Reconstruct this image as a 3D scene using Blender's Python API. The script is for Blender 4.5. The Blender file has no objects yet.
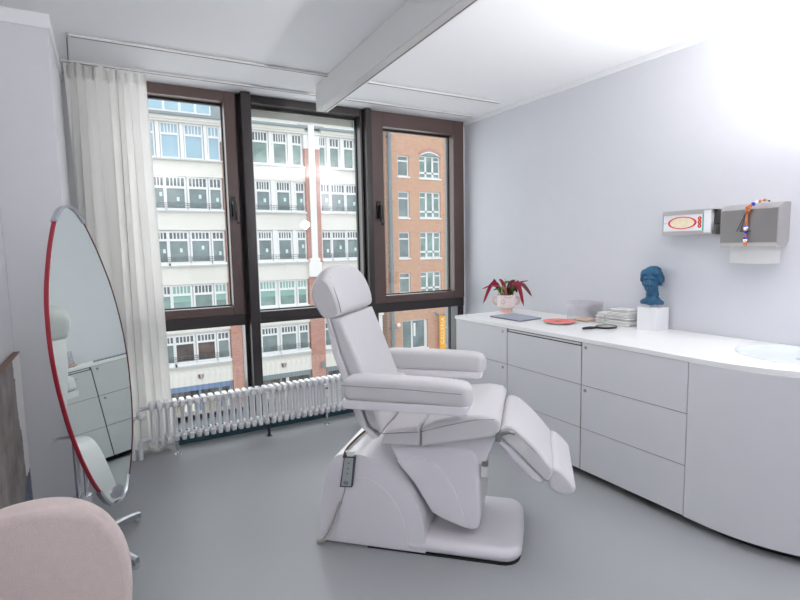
import bpy, bmesh, math, random
from mathutils import Vector, Matrix
random.seed(7)
PI = math.pi
scene = bpy.context.scene
COL = scene.collection

# ------------------------------------------------------------------ materials
def mat(name, color, rough=0.5, metal=0.0, var=0.03, scale=8.0, bump=0.0, bscale=60.0, spec=0.5, coat=0.0, sheen=0.0, trans=0.0):
    m = bpy.data.materials.new(name); m.use_nodes = True
    nt = m.node_tree; N = nt.nodes; L = nt.links
    b = N['Principled BSDF']
    tc = N.new('ShaderNodeTexCoord')
    nz = N.new('ShaderNodeTexNoise'); nz.inputs['Scale'].default_value = scale; nz.inputs['Detail'].default_value = 4
    L.new(tc.outputs['Object'], nz.inputs['Vector'])
    rp = N.new('ShaderNodeValToRGB')
    c0 = [max(0, c * (1 - var)) for c in color]; c1 = [min(1, c * (1 + var)) for c in color]
    rp.color_ramp.elements[0].position = .3; rp.color_ramp.elements[1].position = .7
    rp.color_ramp.elements[0].color = (*c0, 1); rp.color_ramp.elements[1].color = (*c1, 1)
    L.new(nz.outputs['Fac'], rp.inputs['Fac']); L.new(rp.outputs['Color'], b.inputs['Base Color'])
    b.inputs['Roughness'].default_value = rough; b.inputs['Metallic'].default_value = metal
    b.inputs['Specular IOR Level'].default_value = spec
    b.inputs['Coat Weight'].default_value = coat
    if sheen: b.inputs['Sheen Weight'].default_value = sheen
    if bump:
        n2 = N.new('ShaderNodeTexNoise'); n2.inputs['Scale'].default_value = bscale
        L.new(tc.outputs['Object'], n2.inputs['Vector'])
        bp = N.new('ShaderNodeBump'); bp.inputs['Strength'].default_value = bump; bp.inputs['Distance'].default_value = .01
        L.new(n2.outputs['Fac'], bp.inputs['Height']); L.new(bp.outputs['Normal'], b.inputs['Normal'])
    return m

def srgb(r, g, b):
    f = lambda c: c / 12.92 if c <= .04045 else ((c + .055) / 1.055) ** 2.4
    return (f(r), f(g), f(b))

def glass_mat(name, tint=(.97, .99, .98), refl=1.0, rough=0.0, ior=1.45, body=0.0, bodycol=(.9, .9, .95)):
    m = bpy.data.materials.new(name); m.use_nodes = True
    nt = m.node_tree; N = nt.nodes; L = nt.links
    N.remove(N['Principled BSDF']); out = N['Material Output']
    tr = N.new('ShaderNodeBsdfTransparent'); tr.inputs['Color'].default_value = (*tint, 1)
    gl = N.new('ShaderNodeBsdfGlossy'); gl.inputs['Roughness'].default_value = rough
    fr = N.new('ShaderNodeFresnel'); fr.inputs['IOR'].default_value = ior
    mul = N.new('ShaderNodeMath'); mul.operation = 'MULTIPLY'; mul.inputs[1].default_value = refl
    geo = N.new('ShaderNodeNewGeometry'); inv = N.new('ShaderNodeMath'); inv.operation = 'SUBTRACT'; inv.inputs[0].default_value = 1.0
    L.new(geo.outputs['Backfacing'], inv.inputs[1]); m0 = N.new('ShaderNodeMath'); m0.operation = 'MULTIPLY'
    L.new(fr.outputs['Fac'], m0.inputs[0]); L.new(inv.outputs[0], m0.inputs[1]); L.new(m0.outputs[0], mul.inputs[0])
    mx = N.new('ShaderNodeMixShader')
    L.new(mul.outputs[0], mx.inputs['Fac']); L.new(tr.outputs[0], mx.inputs[1]); L.new(gl.outputs[0], mx.inputs[2])
    if body:
        df = N.new('ShaderNodeBsdfDiffuse'); df.inputs['Color'].default_value = (*bodycol, 1)
        m2 = N.new('ShaderNodeMixShader'); m2.inputs['Fac'].default_value = body
        L.new(mx.outputs[0], m2.inputs[1]); L.new(df.outputs[0], m2.inputs[2]); L.new(m2.outputs[0], out.inputs['Surface'])
    else:
        L.new(mx.outputs[0], out.inputs['Surface'])
    return m

def brick_mat(name, c1, c2, mortar, scale, bw=.5, rh=.25):
    m = bpy.data.materials.new(name); m.use_nodes = True
    nt = m.node_tree; N = nt.nodes; L = nt.links; b = N['Principled BSDF']
    tc = N.new('ShaderNodeTexCoord'); mp = N.new('ShaderNodeMapping'); mp.inputs['Rotation'].default_value = (PI / 2, 0, 0)
    L.new(tc.outputs['Object'], mp.inputs['Vector'])
    bt = N.new('ShaderNodeTexBrick'); L.new(mp.outputs['Vector'], bt.inputs['Vector'])
    bt.inputs['Color1'].default_value = (*c1, 1); bt.inputs['Color2'].default_value = (*c2, 1); bt.inputs['Mortar'].default_value = (*mortar, 1)
    bt.inputs['Scale'].default_value = scale; bt.inputs['Mortar Size'].default_value = .02
    bt.inputs['Brick Width'].default_value = bw; bt.inputs['Row Height'].default_value = rh
    nz = N.new('ShaderNodeTexNoise'); nz.inputs['Scale'].default_value = .6; L.new(tc.outputs['Object'], nz.inputs['Vector'])
    mx = N.new('ShaderNodeMixRGB'); mx.blend_type = 'MULTIPLY'; mx.inputs['Fac'].default_value = .12
    L.new(bt.outputs['Color'], mx.inputs[1]); L.new(nz.outputs['Color'], mx.inputs[2])
    L.new(mx.outputs[0], b.inputs['Base Color']); b.inputs['Roughness'].default_value = .85
    return m

def curtain_mat():
    m = bpy.data.materials.new('curtain_cotton'); m.use_nodes = True
    nt = m.node_tree; N = nt.nodes; L = nt.links; N.remove(N['Principled BSDF']); out = N['Material Output']
    tc = N.new('ShaderNodeTexCoord'); wv = N.new('ShaderNodeTexNoise'); wv.inputs['Scale'].default_value = 300
    L.new(tc.outputs['Object'], wv.inputs['Vector'])
    rp = N.new('ShaderNodeValToRGB'); rp.color_ramp.elements[0].color = (.94, .93, .92, 1); rp.color_ramp.elements[1].color = (.97, .96, .95, 1)
    L.new(wv.outputs['Fac'], rp.inputs['Fac'])
    d = N.new('ShaderNodeBsdfDiffuse'); t = N.new('ShaderNodeBsdfTranslucent'); mx = N.new('ShaderNodeMixShader'); mx.inputs['Fac'].default_value = .33
    L.new(rp.outputs['Color'], d.inputs['Color']); L.new(rp.outputs['Color'], t.inputs['Color'])
    L.new(d.outputs[0], mx.inputs[1]); L.new(t.outputs[0], mx.inputs[2]); L.new(mx.outputs[0], out.inputs['Surface'])
    return m

def painting_mat():
    # a rock face with a pale band along one edge and slate blue at the foot: surface pattern of the canvas itself
    m = bpy.data.materials.new('painted_canvas'); m.use_nodes = True
    nt = m.node_tree; N = nt.nodes; L = nt.links; b = N['Principled BSDF']; b.inputs['Roughness'].default_value = .8
    tc = N.new('ShaderNodeTexCoord'); sp = N.new('ShaderNodeSeparateXYZ'); L.new(tc.outputs['Object'], sp.inputs[0])
    nz = N.new('ShaderNodeTexNoise'); nz.inputs['Scale'].default_value = 5; nz.inputs['Detail'].default_value = 9; nz.inputs['Roughness'].default_value = .65
    L.new(tc.outputs['Object'], nz.inputs['Vector'])
    rk = N.new('ShaderNodeValToRGB'); e = rk.color_ramp.elements
    e[0].position = .32; e[0].color = (*srgb(.38, .35, .35), 1); e[1].position = .68; e[1].color = (*srgb(.60, .565, .555), 1)
    L.new(nz.outputs['Fac'], rk.inputs['Fac'])
    def math2(op, a, bb):
        n = N.new('ShaderNodeMath'); n.operation = op
        for i, v in enumerate((a, bb)):
            if isinstance(v, (int, float)): n.inputs[i].default_value = v
            else: L.new(v, n.inputs[i])
        return n.outputs[0]
    # pale band: object y above a wobbly line that runs towards the edge lower down
    wob = math2('MULTIPLY', math2('SUBTRACT', nz.outputs['Fac'], .5), .22)
    yy = math2('ADD', sp.outputs['Y'], wob)
    line = math2('MULTIPLY', sp.outputs['Z'], -.16)
    pale = math2('GREATER_THAN', math2('SUBTRACT', yy, line), -.07)
    mx = N.new('ShaderNodeMixRGB'); L.new(pale, mx.inputs[0]); L.new(rk.outputs['Color'], mx.inputs[1]); mx.inputs[2].default_value = (*srgb(.86, .85, .85), 1)
    zz = math2('ADD', sp.outputs['Z'], math2('MULTIPLY', wob, 1.6))
    low = math2('LESS_THAN', zz, .30)
    mx2 = N.new('ShaderNodeMixRGB'); L.new(low, mx2.inputs[0]); L.new(mx.outputs[0], mx2.inputs[1])
    bl = N.new('ShaderNodeValToRGB'); bl.color_ramp.elements[0].position = .4; bl.color_ramp.elements[0].color = (*srgb(.36, .37, .44), 1); bl.color_ramp.elements[1].position = .6; bl.color_ramp.elements[1].color = (*srgb(.52, .53, .58), 1)
    L.new(nz.outputs['Fac'], bl.inputs['Fac']); L.new(bl.outputs['Color'], mx2.inputs[2])
    L.new(mx2.outputs[0], b.inputs['Base Color'])
    return m

M = {}
M['wall'] = mat('wall_paint', srgb(.845, .85, .875), .75, bump=.03, bscale=200, var=.008)
M['wall_l'] = mat('wall_paint_left', srgb(.86, .86, .875), .75, bump=.03, bscale=200, var=.008)
M['ceil'] = mat('ceiling_paint', srgb(.91, .912, .925), .8, var=.006)
M['trim'] = mat('trim_white', srgb(.93, .935, .945), .6, var=.006)
M['floor'] = mat('floor_vinyl', srgb(.62, .63, .64), .42, var=.02, scale=1.5, bump=.015, bscale=25, spec=.4)
M['frame'] = mat('window_frame_brown', srgb(.37, .295, .285), .42, var=.05)
M['post'] = mat('window_post_dark', srgb(.20, .175, .18), .4, var=.05)
M['gap'] = mat('window_gasket', srgb(.07, .06, .065), .6)
M['handle'] = mat('window_handle_black', srgb(.06, .055, .055), .35)
M['blindbox'] = mat('blind_cassette', srgb(.70, .69, .67), .6)
M['fin'] = mat('facade_metal', srgb(.42, .45, .47), .5, var=.03)
M['pane'] = glass_mat('window_glass', refl=3.2, ior=1.5)
M['teal'] = mat('kerb_teal', srgb(.20, .33, .38), .5)
M['rad'] = mat('radiator_enamel', srgb(.92, .92, .93), .3, coat=.3, var=.01)
M['radplastic'] = mat('valve_plastic', srgb(.95, .95, .95), .4)
M['chrome'] = mat('chrome', (.75, .76, .79), .12, 1.0, var=.01)
M['greychrome'] = mat('brushed_chrome', (.50, .51, .55), .28, 1.0, var=.02)
M['curtain'] = curtain_mat()
M['leather'] = mat('upholstery', srgb(.835, .825, .835), .5, bump=.08, bscale=25, var=.012, spec=.35)
M['seam'] = mat('seam_thread', srgb(.60, .59, .60), .7)
M['shell'] = mat('chair_shell', srgb(.92, .905, .925), .32, var=.008, coat=.2)
M['shadowgap'] = mat('dark_gap', srgb(.13, .13, .14), .7)
M['strap'] = mat('strap_brown', srgb(.45, .30, .25), .6)
M['remote'] = mat('remote_frame', srgb(.22, .23, .25), .4)
M['keypad'] = mat('remote_keypad', srgb(.66, .69, .69), .4)
M['key'] = mat('remote_key', srgb(.50, .53, .54), .4)
M['cable'] = mat('cable_grey', srgb(.72, .70, .69), .5)
M['cab'] = mat('cabinet_laminate', srgb(.845, .846, .86), .42, var=.006)
M['cabedge'] = mat('cabinet_edge', srgb(.50, .45, .38), .6)
M['top'] = mat('worktop_white', srgb(.955, .955, .955), .3, var=.004)
M['basin'] = mat('basin_white', srgb(.90, .93, .94), .2, var=.004)
M['lock'] = mat('lock_metal', (.35, .34, .33), .3, 1.0)
M['mirror'] = mat('mirror_glass', (.80, .86, .82), .0, 1.0, var=.0)
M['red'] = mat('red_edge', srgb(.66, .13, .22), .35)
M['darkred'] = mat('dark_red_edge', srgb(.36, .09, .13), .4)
M['mback'] = mat('mirror_back', srgb(.75, .75, .76), .5)
M['pink'] = mat('pink_fabric', srgb(.82, .755, .74), .9, bump=.25, bscale=350, var=.03, scale=60, sheen=.2)
M['pinkseam'] = mat('pink_welt', srgb(.79, .715, .70), .9)
M['wood'] = mat('oak', srgb(.70, .55, .40), .5, var=.1)
M['canvas'] = painting_mat()
M['canvasside'] = mat('canvas_edge', srgb(.86, .85, .84), .8)
M['slatwood'] = mat('thin_wood', srgb(.52, .40, .36), .6)
M['beam'] = mat('lamp_housing', srgb(.88, .88, .88), .5, var=.006)
M['groove'] = mat('lamp_groove', srgb(.45, .44, .45), .6)
M['lampglass'] = mat('lamp_diffuser', srgb(.68, .67, .68), .5, var=.006)
M['rail'] = mat('track_white', srgb(.87, .87, .87), .4)
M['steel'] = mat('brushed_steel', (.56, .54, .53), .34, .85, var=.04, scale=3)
M['steelfront'] = mat('steel_front_darkened', (.36, .345, .335), .38, .85, var=.06, scale=3)  # darker copy of the steel, the front's reflected tone put into its colour
M['steeldark'] = mat('steel_inside', (.13, .125, .12), .5, .5)
M['paper'] = mat('paper', srgb(.97, .97, .97), .9, var=.01)
M['card'] = mat('carton_white', srgb(.95, .95, .97), .6, var=.01)
M['cardred'] = mat('carton_red', srgb(.88, .15, .20), .6)
M['cardcream'] = mat('carton_cream', srgb(.95, .90, .78), .6, var=.06, scale=40)
M['cardteal'] = mat('carton_teal', srgb(.10, .75, .68), .6)
M['cardgold'] = mat('carton_gold', srgb(.98, .70, .45), .6)
M['bustblue'] = mat('bust_blue', srgb(.11, .335, .47), .55, var=.12, scale=30, bump=.1, bscale=80)
M['cube'] = mat('plinth_white', srgb(.94, .945, .955), .5, var=.005)
M['terry'] = mat('cloth_white', srgb(.98, .975, .97), .95, bump=.3, bscale=250, var=.01)
M['plastic'] = glass_mat('clear_plastic', (.985, .985, .985), 1.0, .05, 1.45, .05, (.85, .84, .9))
M['lidplastic'] = glass_mat('lid_plastic', (.96, .955, .98), 1.0, .1, 1.45, .12, (.82, .8, .92))
M['peach'] = mat('peach_pads', srgb(.90, .76, .66), .8)
M['black'] = mat('black_plastic', srgb(.13, .13, .15), .35)
M['slate'] = mat('slate_cover', srgb(.64, .66, .72), .5, var=.03)
M['slateedge'] = mat('slate_edge', srgb(.42, .43, .49), .5)
M['dishred'] = mat('dish_red', srgb(.95, .33, .26), .3)
M['dishwhite'] = mat('dish_white', srgb(.90, .87, .84), .4)
M['dishgrey'] = mat('grey_pad', srgb(.60, .60, .62), .7)
M['potpink'] = mat('pot_pale_pink', srgb(.955, .895, .89), .45, var=.01)
M['potpeach'] = mat('pot_peach', srgb(.92, .74, .69), .5)
M['potmark'] = mat('pot_mark', srgb(.85, .55, .55), .6)
M['soil'] = mat('soil', srgb(.25, .18, .15), .95, var=.2, scale=60)
M['leafred'] = mat('leaf_red', srgb(.62, .11, .21), .4, var=.2, scale=40)
M['leafdark'] = mat('leaf_dark', srgb(.38, .10, .16), .4, var=.2, scale=40)
M['leafpink'] = mat('leaf_pink', srgb(.80, .42, .42), .45, var=.15, scale=40)
M['leafgreen'] = mat('leaf_green', srgb(.33, .50, .17), .45, var=.25, scale=40)
M['leafpale'] = mat('leaf_pale', srgb(.76, .78, .58), .5, var=.2, scale=60)
M['beadwood'] = mat('bead_wood', srgb(.80, .45, .28), .5)
M['beadblue'] = mat('bead_blue', srgb(.15, .2, .75), .3)
M['beadwhite'] = mat('bead_white', srgb(.95, .95, .97), .3)
M['wire'] = mat('dark_wire', srgb(.20, .20, .24), .4, .5)
# outside
M['plaster'] = mat('facade_plaster', srgb(.93, .915, .885), .85, var=.025, scale=.5)
M['plasterw'] = mat('facade_white', srgb(.955, .95, .945), .8, var=.015, scale=.5)
M['winwhite'] = mat('window_white', srgb(.96, .96, .965), .6, var=.005)
M['zinc'] = mat('zinc_roof', srgb(.56, .60, .62), .5, var=.06, scale=.5)
M['ledge'] = mat('stone_ledge', srgb(.80, .80, .79), .8, var=.03, scale=.6)
M['brickred'] = brick_mat('brick_red', srgb(.80, .58, .52), srgb(.74, .51, .45), srgb(.82, .70, .65), 2.0)
M['brickor'] = brick_mat('brick_orange', srgb(.85, .67, .56), srgb(.80, .61, .50), srgb(.85, .73, .65), 2.0)
M['paneblue'] = mat('pane_painted_sky', srgb(.66, .78, .84), .15, var=.1, scale=.6)  # sky reflection put into the colour of the upper panes
M['panetop'] = mat('pane_top_light', srgb(.38, .42, .42), .1, var=.2, scale=.9)
M['panedark'] = mat('pane_dark', srgb(.50, .56, .56), .06, var=.3, scale=.9)
M['panegreen'] = mat('pane_green_grey', srgb(.50, .60, .58), .08, var=.35, scale=.8)
M['panewarm'] = mat('pane_warm', srgb(.30, .23, .19), .08, var=.7, scale=1.2)
M['blindgreen'] = mat('blind_green', srgb(.58, .74, .69), .7, var=.04)
M['shopblue'] = mat('shop_blue', srgb(.45, .56, .72), .5, var=.1)
M['shopmix'] = mat('shop_interior', srgb(.36, .34, .32), .15, var=.9, scale=1.4)
M['shopgoods'] = mat('shop_goods', srgb(.72, .66, .52), .6, var=.3)
M['rail_dark'] = mat('railing', srgb(.40, .43, .43), .5)
M['crestred'] = mat('crest_red', srgb(.48, .27, .27), .7)
M['crestgrey'] = mat('crest_grey', srgb(.63, .62, .61), .7)
M['banner'] = mat('banner_yellow', srgb(.98, .71, .13), .7, var=.03)
M['letter'] = mat('banner_letter', srgb(1, .96, .88), .7)
M['pipe'] = mat('pipe_zinc', srgb(.50, .56, .58), .5, var=.04)
M['asphalt'] = mat('asphalt', srgb(.45, .45, .46), .9, var=.1)
M['pavement'] = mat('pavement', srgb(.68, .67, .65), .9, var=.06)
M['note'] = mat('paper_note', srgb(.85, .94, .93), .7)

# ------------------------------------------------------------------ mesh helpers
class G:
    def __init__(s): s.bm = bmesh.new()
    def box(s, lo, hi, bev=0.0, seg=2):
        lo = Vector(lo); hi = Vector(hi)
        r = bmesh.ops.create_cube(s.bm, size=1.0)
        vs = r['verts']; c = (lo + hi) / 2; d = hi - lo
        for v in vs: v.co = Vector((v.co.x * d.x, v.co.y * d.y, v.co.z * d.z)) + c
        if bev:
            es = list({e for v in vs for e in v.link_edges})
            bmesh.ops.bevel(s.bm, geom=es, offset=bev, segments=seg, affect='EDGES', profile=.5)
        return s
    def quadprism(s, pts, off):
        """four-sided (or n-sided) planar polygon given in 3d, extruded by a vector"""
        off = Vector(off)
        a = [s.bm.verts.new(Vector(p)) for p in pts]; b = [s.bm.verts.new(Vector(p) + off) for p in pts]
        n = len(a); fs = [s.bm.faces.new(a), s.bm.faces.new(b[::-1])]
        for i in range(n): fs.append(s.bm.faces.new((a[i], b[i], b[(i + 1) % n], a[(i + 1) % n])))
        bmesh.ops.recalc_face_normals(s.bm, faces=fs)
        return a, b
    def prism(s, prof, y0, y1, bev=0.0, seg=3, axis='y', keep_low=None):
        """2d profile extruded; axis y: profile (x,z); axis z: (x,y); axis x: (y,z)"""
        f = {'y': lambda p, t: (p[0], t, p[1]), 'z': lambda p, t: (p[0], p[1], t), 'x': lambda p, t: (t, p[0], p[1])}[axis]
        a = [s.bm.verts.new(f(p, y0)) for p in prof]; b = [s.bm.verts.new(f(p, y1)) for p in prof]
        n = len(a); fs = [s.bm.faces.new(a), s.bm.faces.new(b[::-1])]
        for i in range(n): fs.append(s.bm.faces.new((a[i], b[i], b[(i + 1) % n], a[(i + 1) % n])))
        bmesh.ops.recalc_face_normals(s.bm, faces=fs)
        if bev:
            es = []
            for loop in (a, b):
                for i in range(n):
                    v, w = loop[i], loop[(i + 1) % n]
                    if keep_low is not None and v.co.z < keep_low and w.co.z < keep_low: continue
                    e = s.bm.edges.get((v, w))
                    if e: es.append(e)
            bmesh.ops.bevel(s.bm, geom=es, offset=bev, segments=seg, affect='EDGES', profile=.5, clamp_overlap=True)
        return s
    def rings(s, rings, cap=True, closed=True):
        R = [[s.bm.verts.new(Vector(p)) for p in r] for r in rings]
        n = len(R[0]); fs = []
        for i in range(len(R) - 1):
            for j in range(n if closed else n - 1):
                k = (j + 1) % n
                fs.append(s.bm.faces.new((R[i][j], R[i][k], R[i + 1][k], R[i + 1][j])))
        if cap: fs += [s.bm.faces.new(R[0][::-1]), s.bm.faces.new(R[-1])]
        bmesh.ops.recalc_face_normals(s.bm, faces=fs)
        return s
    def tube(s, path, r, n=8, cap=True):
        P = [Vector(p) for p in path]; rr = r if isinstance(r, (list, tuple)) else [r] * len(P)
        up = None; rings = []
        for i, p in enumerate(P):
            t = (P[min(i + 1, len(P) - 1)] - P[max(i - 1, 0)]).normalized()
            if up is None:
                up = Vector((0, 0, 1)) if abs(t.z) < .9 else Vector((1, 0, 0))
            a = t.cross(up).normalized(); up = a.cross(t).normalized()
            rings.append([p + (a * math.cos(2 * PI * k / n) + up * math.sin(2 * PI * k / n)) * rr[i] for k in range(n)])
        return s.rings(rings, cap)
    def lathe(s, prof, c=(0, 0, 0), n=24, sx=1, sy=1):
        c = Vector(c)
        return s.rings([[c + Vector((r * sx * math.cos(2 * PI * k / n), r * sy * math.sin(2 * PI * k / n), z)) for k in range(n)] for r, z in prof])
    def ell(s, c, r, n=16, m=10, rot=None):
        c = Vector(c); rings = []
        for i in range(1, m):
            th = PI * i / m
            ring = []
            for k in range(n):
                v = Vector((r[0] * math.sin(th) * math.cos(2 * PI * k / n), r[1] * math.sin(th) * math.sin(2 * PI * k / n), -r[2] * math.cos(th)))
                if rot: v = rot @ v
                ring.append(c + v)
            rings.append(ring)
        return s.rings(rings)

def smooth_line(pts, n=6, closed=False):
    P = [Vector(p) for p in pts]; out = []; N = len(P)
    for i in range(N if closed else N - 1):
        p0 = P[(i - 1) % N] if closed or i > 0 else P[0]; p1 = P[i]; p2 = P[(i + 1) % N]
        p3 = P[(i + 2) % N] if closed or i + 2 < N else P[-1]
        for k in range(n):
            t = k / n
            out.append(.5 * ((2 * p1) + (-p0 + p2) * t + (2 * p0 - 5 * p1 + 4 * p2 - p3) * t * t + (-p0 + 3 * p1 - 3 * p2 + p3) * t ** 3))
    if not closed: out.append(P[-1])
    return [tuple(v) for v in out]

def sup(a, n=2.25):
    c, s = math.cos(a), math.sin(a)
    return (math.copysign(abs(c) ** (2 / n), c), math.copysign(abs(s) ** (2 / n), s))

RM = {}
def thing(name, label, cat, loc=(0, 0, 0), rz=0.0, group=None, kind=None):
    o = bpy.data.objects.new(name, None); COL.objects.link(o); o.empty_display_size = .1
    o.location = loc; o.rotation_euler = (0, 0, rz)
    RM[o.name] = Matrix.Translation(loc) @ Matrix.Rotation(rz, 4, 'Z')
    tag(o, label, cat, group, kind); return o
def tag(o, label=None, cat=None, group=None, kind=None):
    if label: o['label'] = label
    if cat: o['category'] = cat
    if group: o['group'] = group
    if kind: o['kind'] = kind
    return o
def fin(name, g, m, parent=None, world=False, ang=40, center=False):
    bm = g.bm if isinstance(g, G) else g
    if world and parent is not None:
        bm.transform(RM[parent.name].inverted())
    me = bpy.data.meshes.new(name); bm.normal_update(); bm.to_mesh(me); bm.free()
    me.materials.append(m)
    for p in me.polygons: p.use_smooth = True
    me.set_sharp_from_angle(angle=math.radians(ang))
    o = bpy.data.objects.new(name, me); COL.objects.link(o)
    wn = o.modifiers.new('weighted_normal', 'WEIGHTED_NORMAL'); wn.keep_sharp = True; wn.weight = 50
    if parent is not None:
        o.parent = parent; RM[o.name] = RM[parent.name].copy()
    else:
        if center and len(me.vertices):
            lo = [min(v.co[i] for v in me.vertices) for i in range(3)]; hi = [max(v.co[i] for v in me.vertices) for i in range(3)]
            c = Vector(((lo[0] + hi[0]) / 2, (lo[1] + hi[1]) / 2, lo[2]))
            me.transform(Matrix.Translation(-c)); o.location = c
            RM[o.name] = Matrix.Translation(c)
        else: RM[o.name] = Matrix.Identity(4)
    return o
def struct(name, g, m, parent=None, world=True, label=None):
    o = fin(name, g, m, parent, world)
    if parent is None:
        o['kind'] = 'structure'
    return o
def frame2d(g, x0, x1, z0, z1, w, y0, y1, bev=0.0, wt=None, wb=None):
    """rectangular frame in the xz plane"""
    wt = w if wt is None else wt; wb = w if wb is None else wb
    wl, wr = (w if isinstance(w, tuple) else (w, w))
    wt = wt if not isinstance(wt, tuple) else wl; wb = wb if not isinstance(wb, tuple) else wl
    g.box((x0, y0, z0), (x0 + wl, y1, z1), bev); g.box((x1 - wr, y0, z0), (x1, y1, z1), bev)
    g.box((x0 + wl, y0, z1 - wt), (x1 - wr, y1, z1), bev); g.box((x0 + wl, y0, z0), (x1 - wr, y1, z0 + wb), bev)

# ------------------------------------------------------------------ camera
cam = bpy.data.cameras.new('camera'); co = bpy.data.objects.new('camera', cam); COL.objects.link(co)
rx = Vector((0.8684484, -0.49543326, -0.01852732)); uy = Vector((0.06599402, 0.07848231, 0.99472877)); fw = Vector((0.49136765, 0.8650933, -0.10085346))
mw = Matrix((( rx.x, uy.x, -fw.x, 0), (rx.y, uy.y, -fw.y, 0), (rx.z, uy.z, -fw.z, 1.45), (0, 0, 0, 1)))
co.matrix_world = mw
cam.sensor_width = 36; cam.lens = 516.163 / 800 * 36; cam.clip_start = .02; cam.clip_end = 300
scene.camera = co

# ------------------------------------------------------------------ room
XL, XR, YB, YW, ZC = -.45, 3.225, -1.6, 4.39, 2.69
struct('floor', G().box((XL - .1, YB - .1, -.1), (XR + .1, YW + .1, 0)), M['floor'])
struct('ceiling', G().box((XL - .1, YB - .1, ZC), (XR + .1, YW + .1, ZC + .1)), M['ceil'])
struct('wall_right', G().box((XR, YB - .1, 0), (XR + .12, YW + .1, ZC)), M['wall'])
struct('wall_left', G().box((XL - .12, YB - .1, 0), (XL, YW + .1, ZC)), M['wall_l'])
struct('wall_back', G().box((XL, YB - .12, 0), (XR, YB, ZC)), M['wall'])
struct('wall_column', G().box((XL, 3.35, 0), (-.18, YW + .1, ZC), .004), M['wall_l'])
struct('trim_1', G().box((XL, 3.338, ZC - .072), (-.168, YW - .1, ZC), .002), M['trim'])
struct('trim_2', G().box((XR - .02, YB, ZC - .035), (XR, YW - .1, ZC), .002), M['trim'])
struct('baseboard_front', G().box((.385, 4.10, 0), (XR, 4.29, .115), .004), M['teal'])
struct('wall_front', G().box((-.18, 4.29, 0), (XR, 4.49, .12)), M['post'])
struct('wall_return', G().box((-.18, 4.29, .12), (.02, 4.49, ZC)), M['wall_l'])

# window 1 (opening sash, left), window 2 (fixed, middle), window 3 (opening sash, right)
def window(i, ox0, ox1, gx0, gx1, gz0, gz1, lx0, lx1, sash, handle_x=None):
    w = thing('window_%d' % i, None, None, (ox0, 4.29, 0), 0, kind='structure')
    g = G()
    y0, y1 = (4.29, 4.42) if sash else (4.29, 4.43)
    f = 'frame' if sash else 'post'
    # casement / fixed frame around the upper pane
    g.box((ox0, y0, gz0 - .07), (gx0, y1, ZC), .006); g.box((gx1, y0, gz0 - .07), (ox1, y1, ZC), .006)
    g.box((gx0, y0, gz1), (gx1, y1, ZC), .006); g.box((gx0, y0, gz0 - .07), (gx1, y1, gz0), .006)
    fr = fin('sash' if sash else 'window_frame', g, M['frame'] if sash else M['post'], w, True)
    g = G(); t = .008
    g.box((gx0, 4.375, gz0), (gx0 + t, 4.405, gz1)); g.box((gx1 - t, 4.375, gz0), (gx1, 4.405, gz1))
    g.box((gx0 + t, 4.375, gz1 - t * 2), (gx1 - t, 4.405, gz1)); g.box((gx0 + t, 4.375, gz0), (gx1 - t, 4.405, gz0 + t))
    fin('gasket', g, M['gap'], w, True)
    fin('pane', G().box((gx0 + t, 4.387, gz0 + t), (gx1 - t, 4.393, gz1 - 2 * t)), M['pane'], w, True)
    # transom and the lower fixed light
    g = G(); zt = gz0 - .07
    g.box((ox0, 4.3, .84), (ox1, 4.43, zt), .005)
    g.box((ox0, 4.31, .12), (lx0, 4.43, .84), .004); g.box((lx1, 4.31, .12), (ox1, 4.43, .84), .004)
    g.box((lx0, 4.31, .12), (lx1, 4.43, .15), .004)
    fin('lower_frame', g, M['post'], w, True)
    fin('lower_pane', G().box((lx0, 4.387, .15), (lx1, 4.393, .84)), M['pane'], w, True)
    if handle_x is not None:
        g = G(); x = handle_x
        g.box((x - .020, 4.272, 1.72), (x + .018, 4.29, 1.88), .004)
        g.tube([(x, 4.28, 1.83), (x, 4.24, 1.83), (x + .002, 4.238, 1.80), (x + .006, 4.238, 1.69)], [.014, .014, .016, .013], 8)
        g.box((x + .028, 4.275, 1.66), (x + .048, 4.29, 1.685), .003)
        fin('window_handle', g, M['handle'], w, True)
    return w
window(1, .02, .975, .10, .885, 1.0, 2.612, .08, .972, True, .918)
w2 = window(2, 1.078, 2.085, 1.098, 2.060, .94, 2.625, 1.098, 2.060, False)
fin('blind_cassette', G().box((1.095, 4.405, 2.545), (2.05, 4.49, 2.63), .006), M['blindbox'], w2, True)
window(3, 2.165, 3.205, 2.29, 3.08, 1.0, 2.556, 2.215, 3.13, True, 2.225)
# dark posts between the windows and the frame beside the wall
struct('trim_3', G().box((.975, 4.33, .12), (1.0, 4.43, ZC)).box((1.0, 4.22, .12), (1.078, 4.45, ZC), .008), M['post'])
struct('trim_4', G().box((2.085, 4.33, .12), (2.165, 4.43, ZC)).box((2.088, 4.23, .12), (2.146, 4.45, ZC), .008), M['post'])
struct('trim_5', G().box((3.205, 4.305, .12), (XR, 4.43, ZC)), M['trim'])
struct('trim_6', G().box((3.135, 4.49, -.2), (3.35, 4.53, 3.0), .005), M['fin'])

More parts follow.
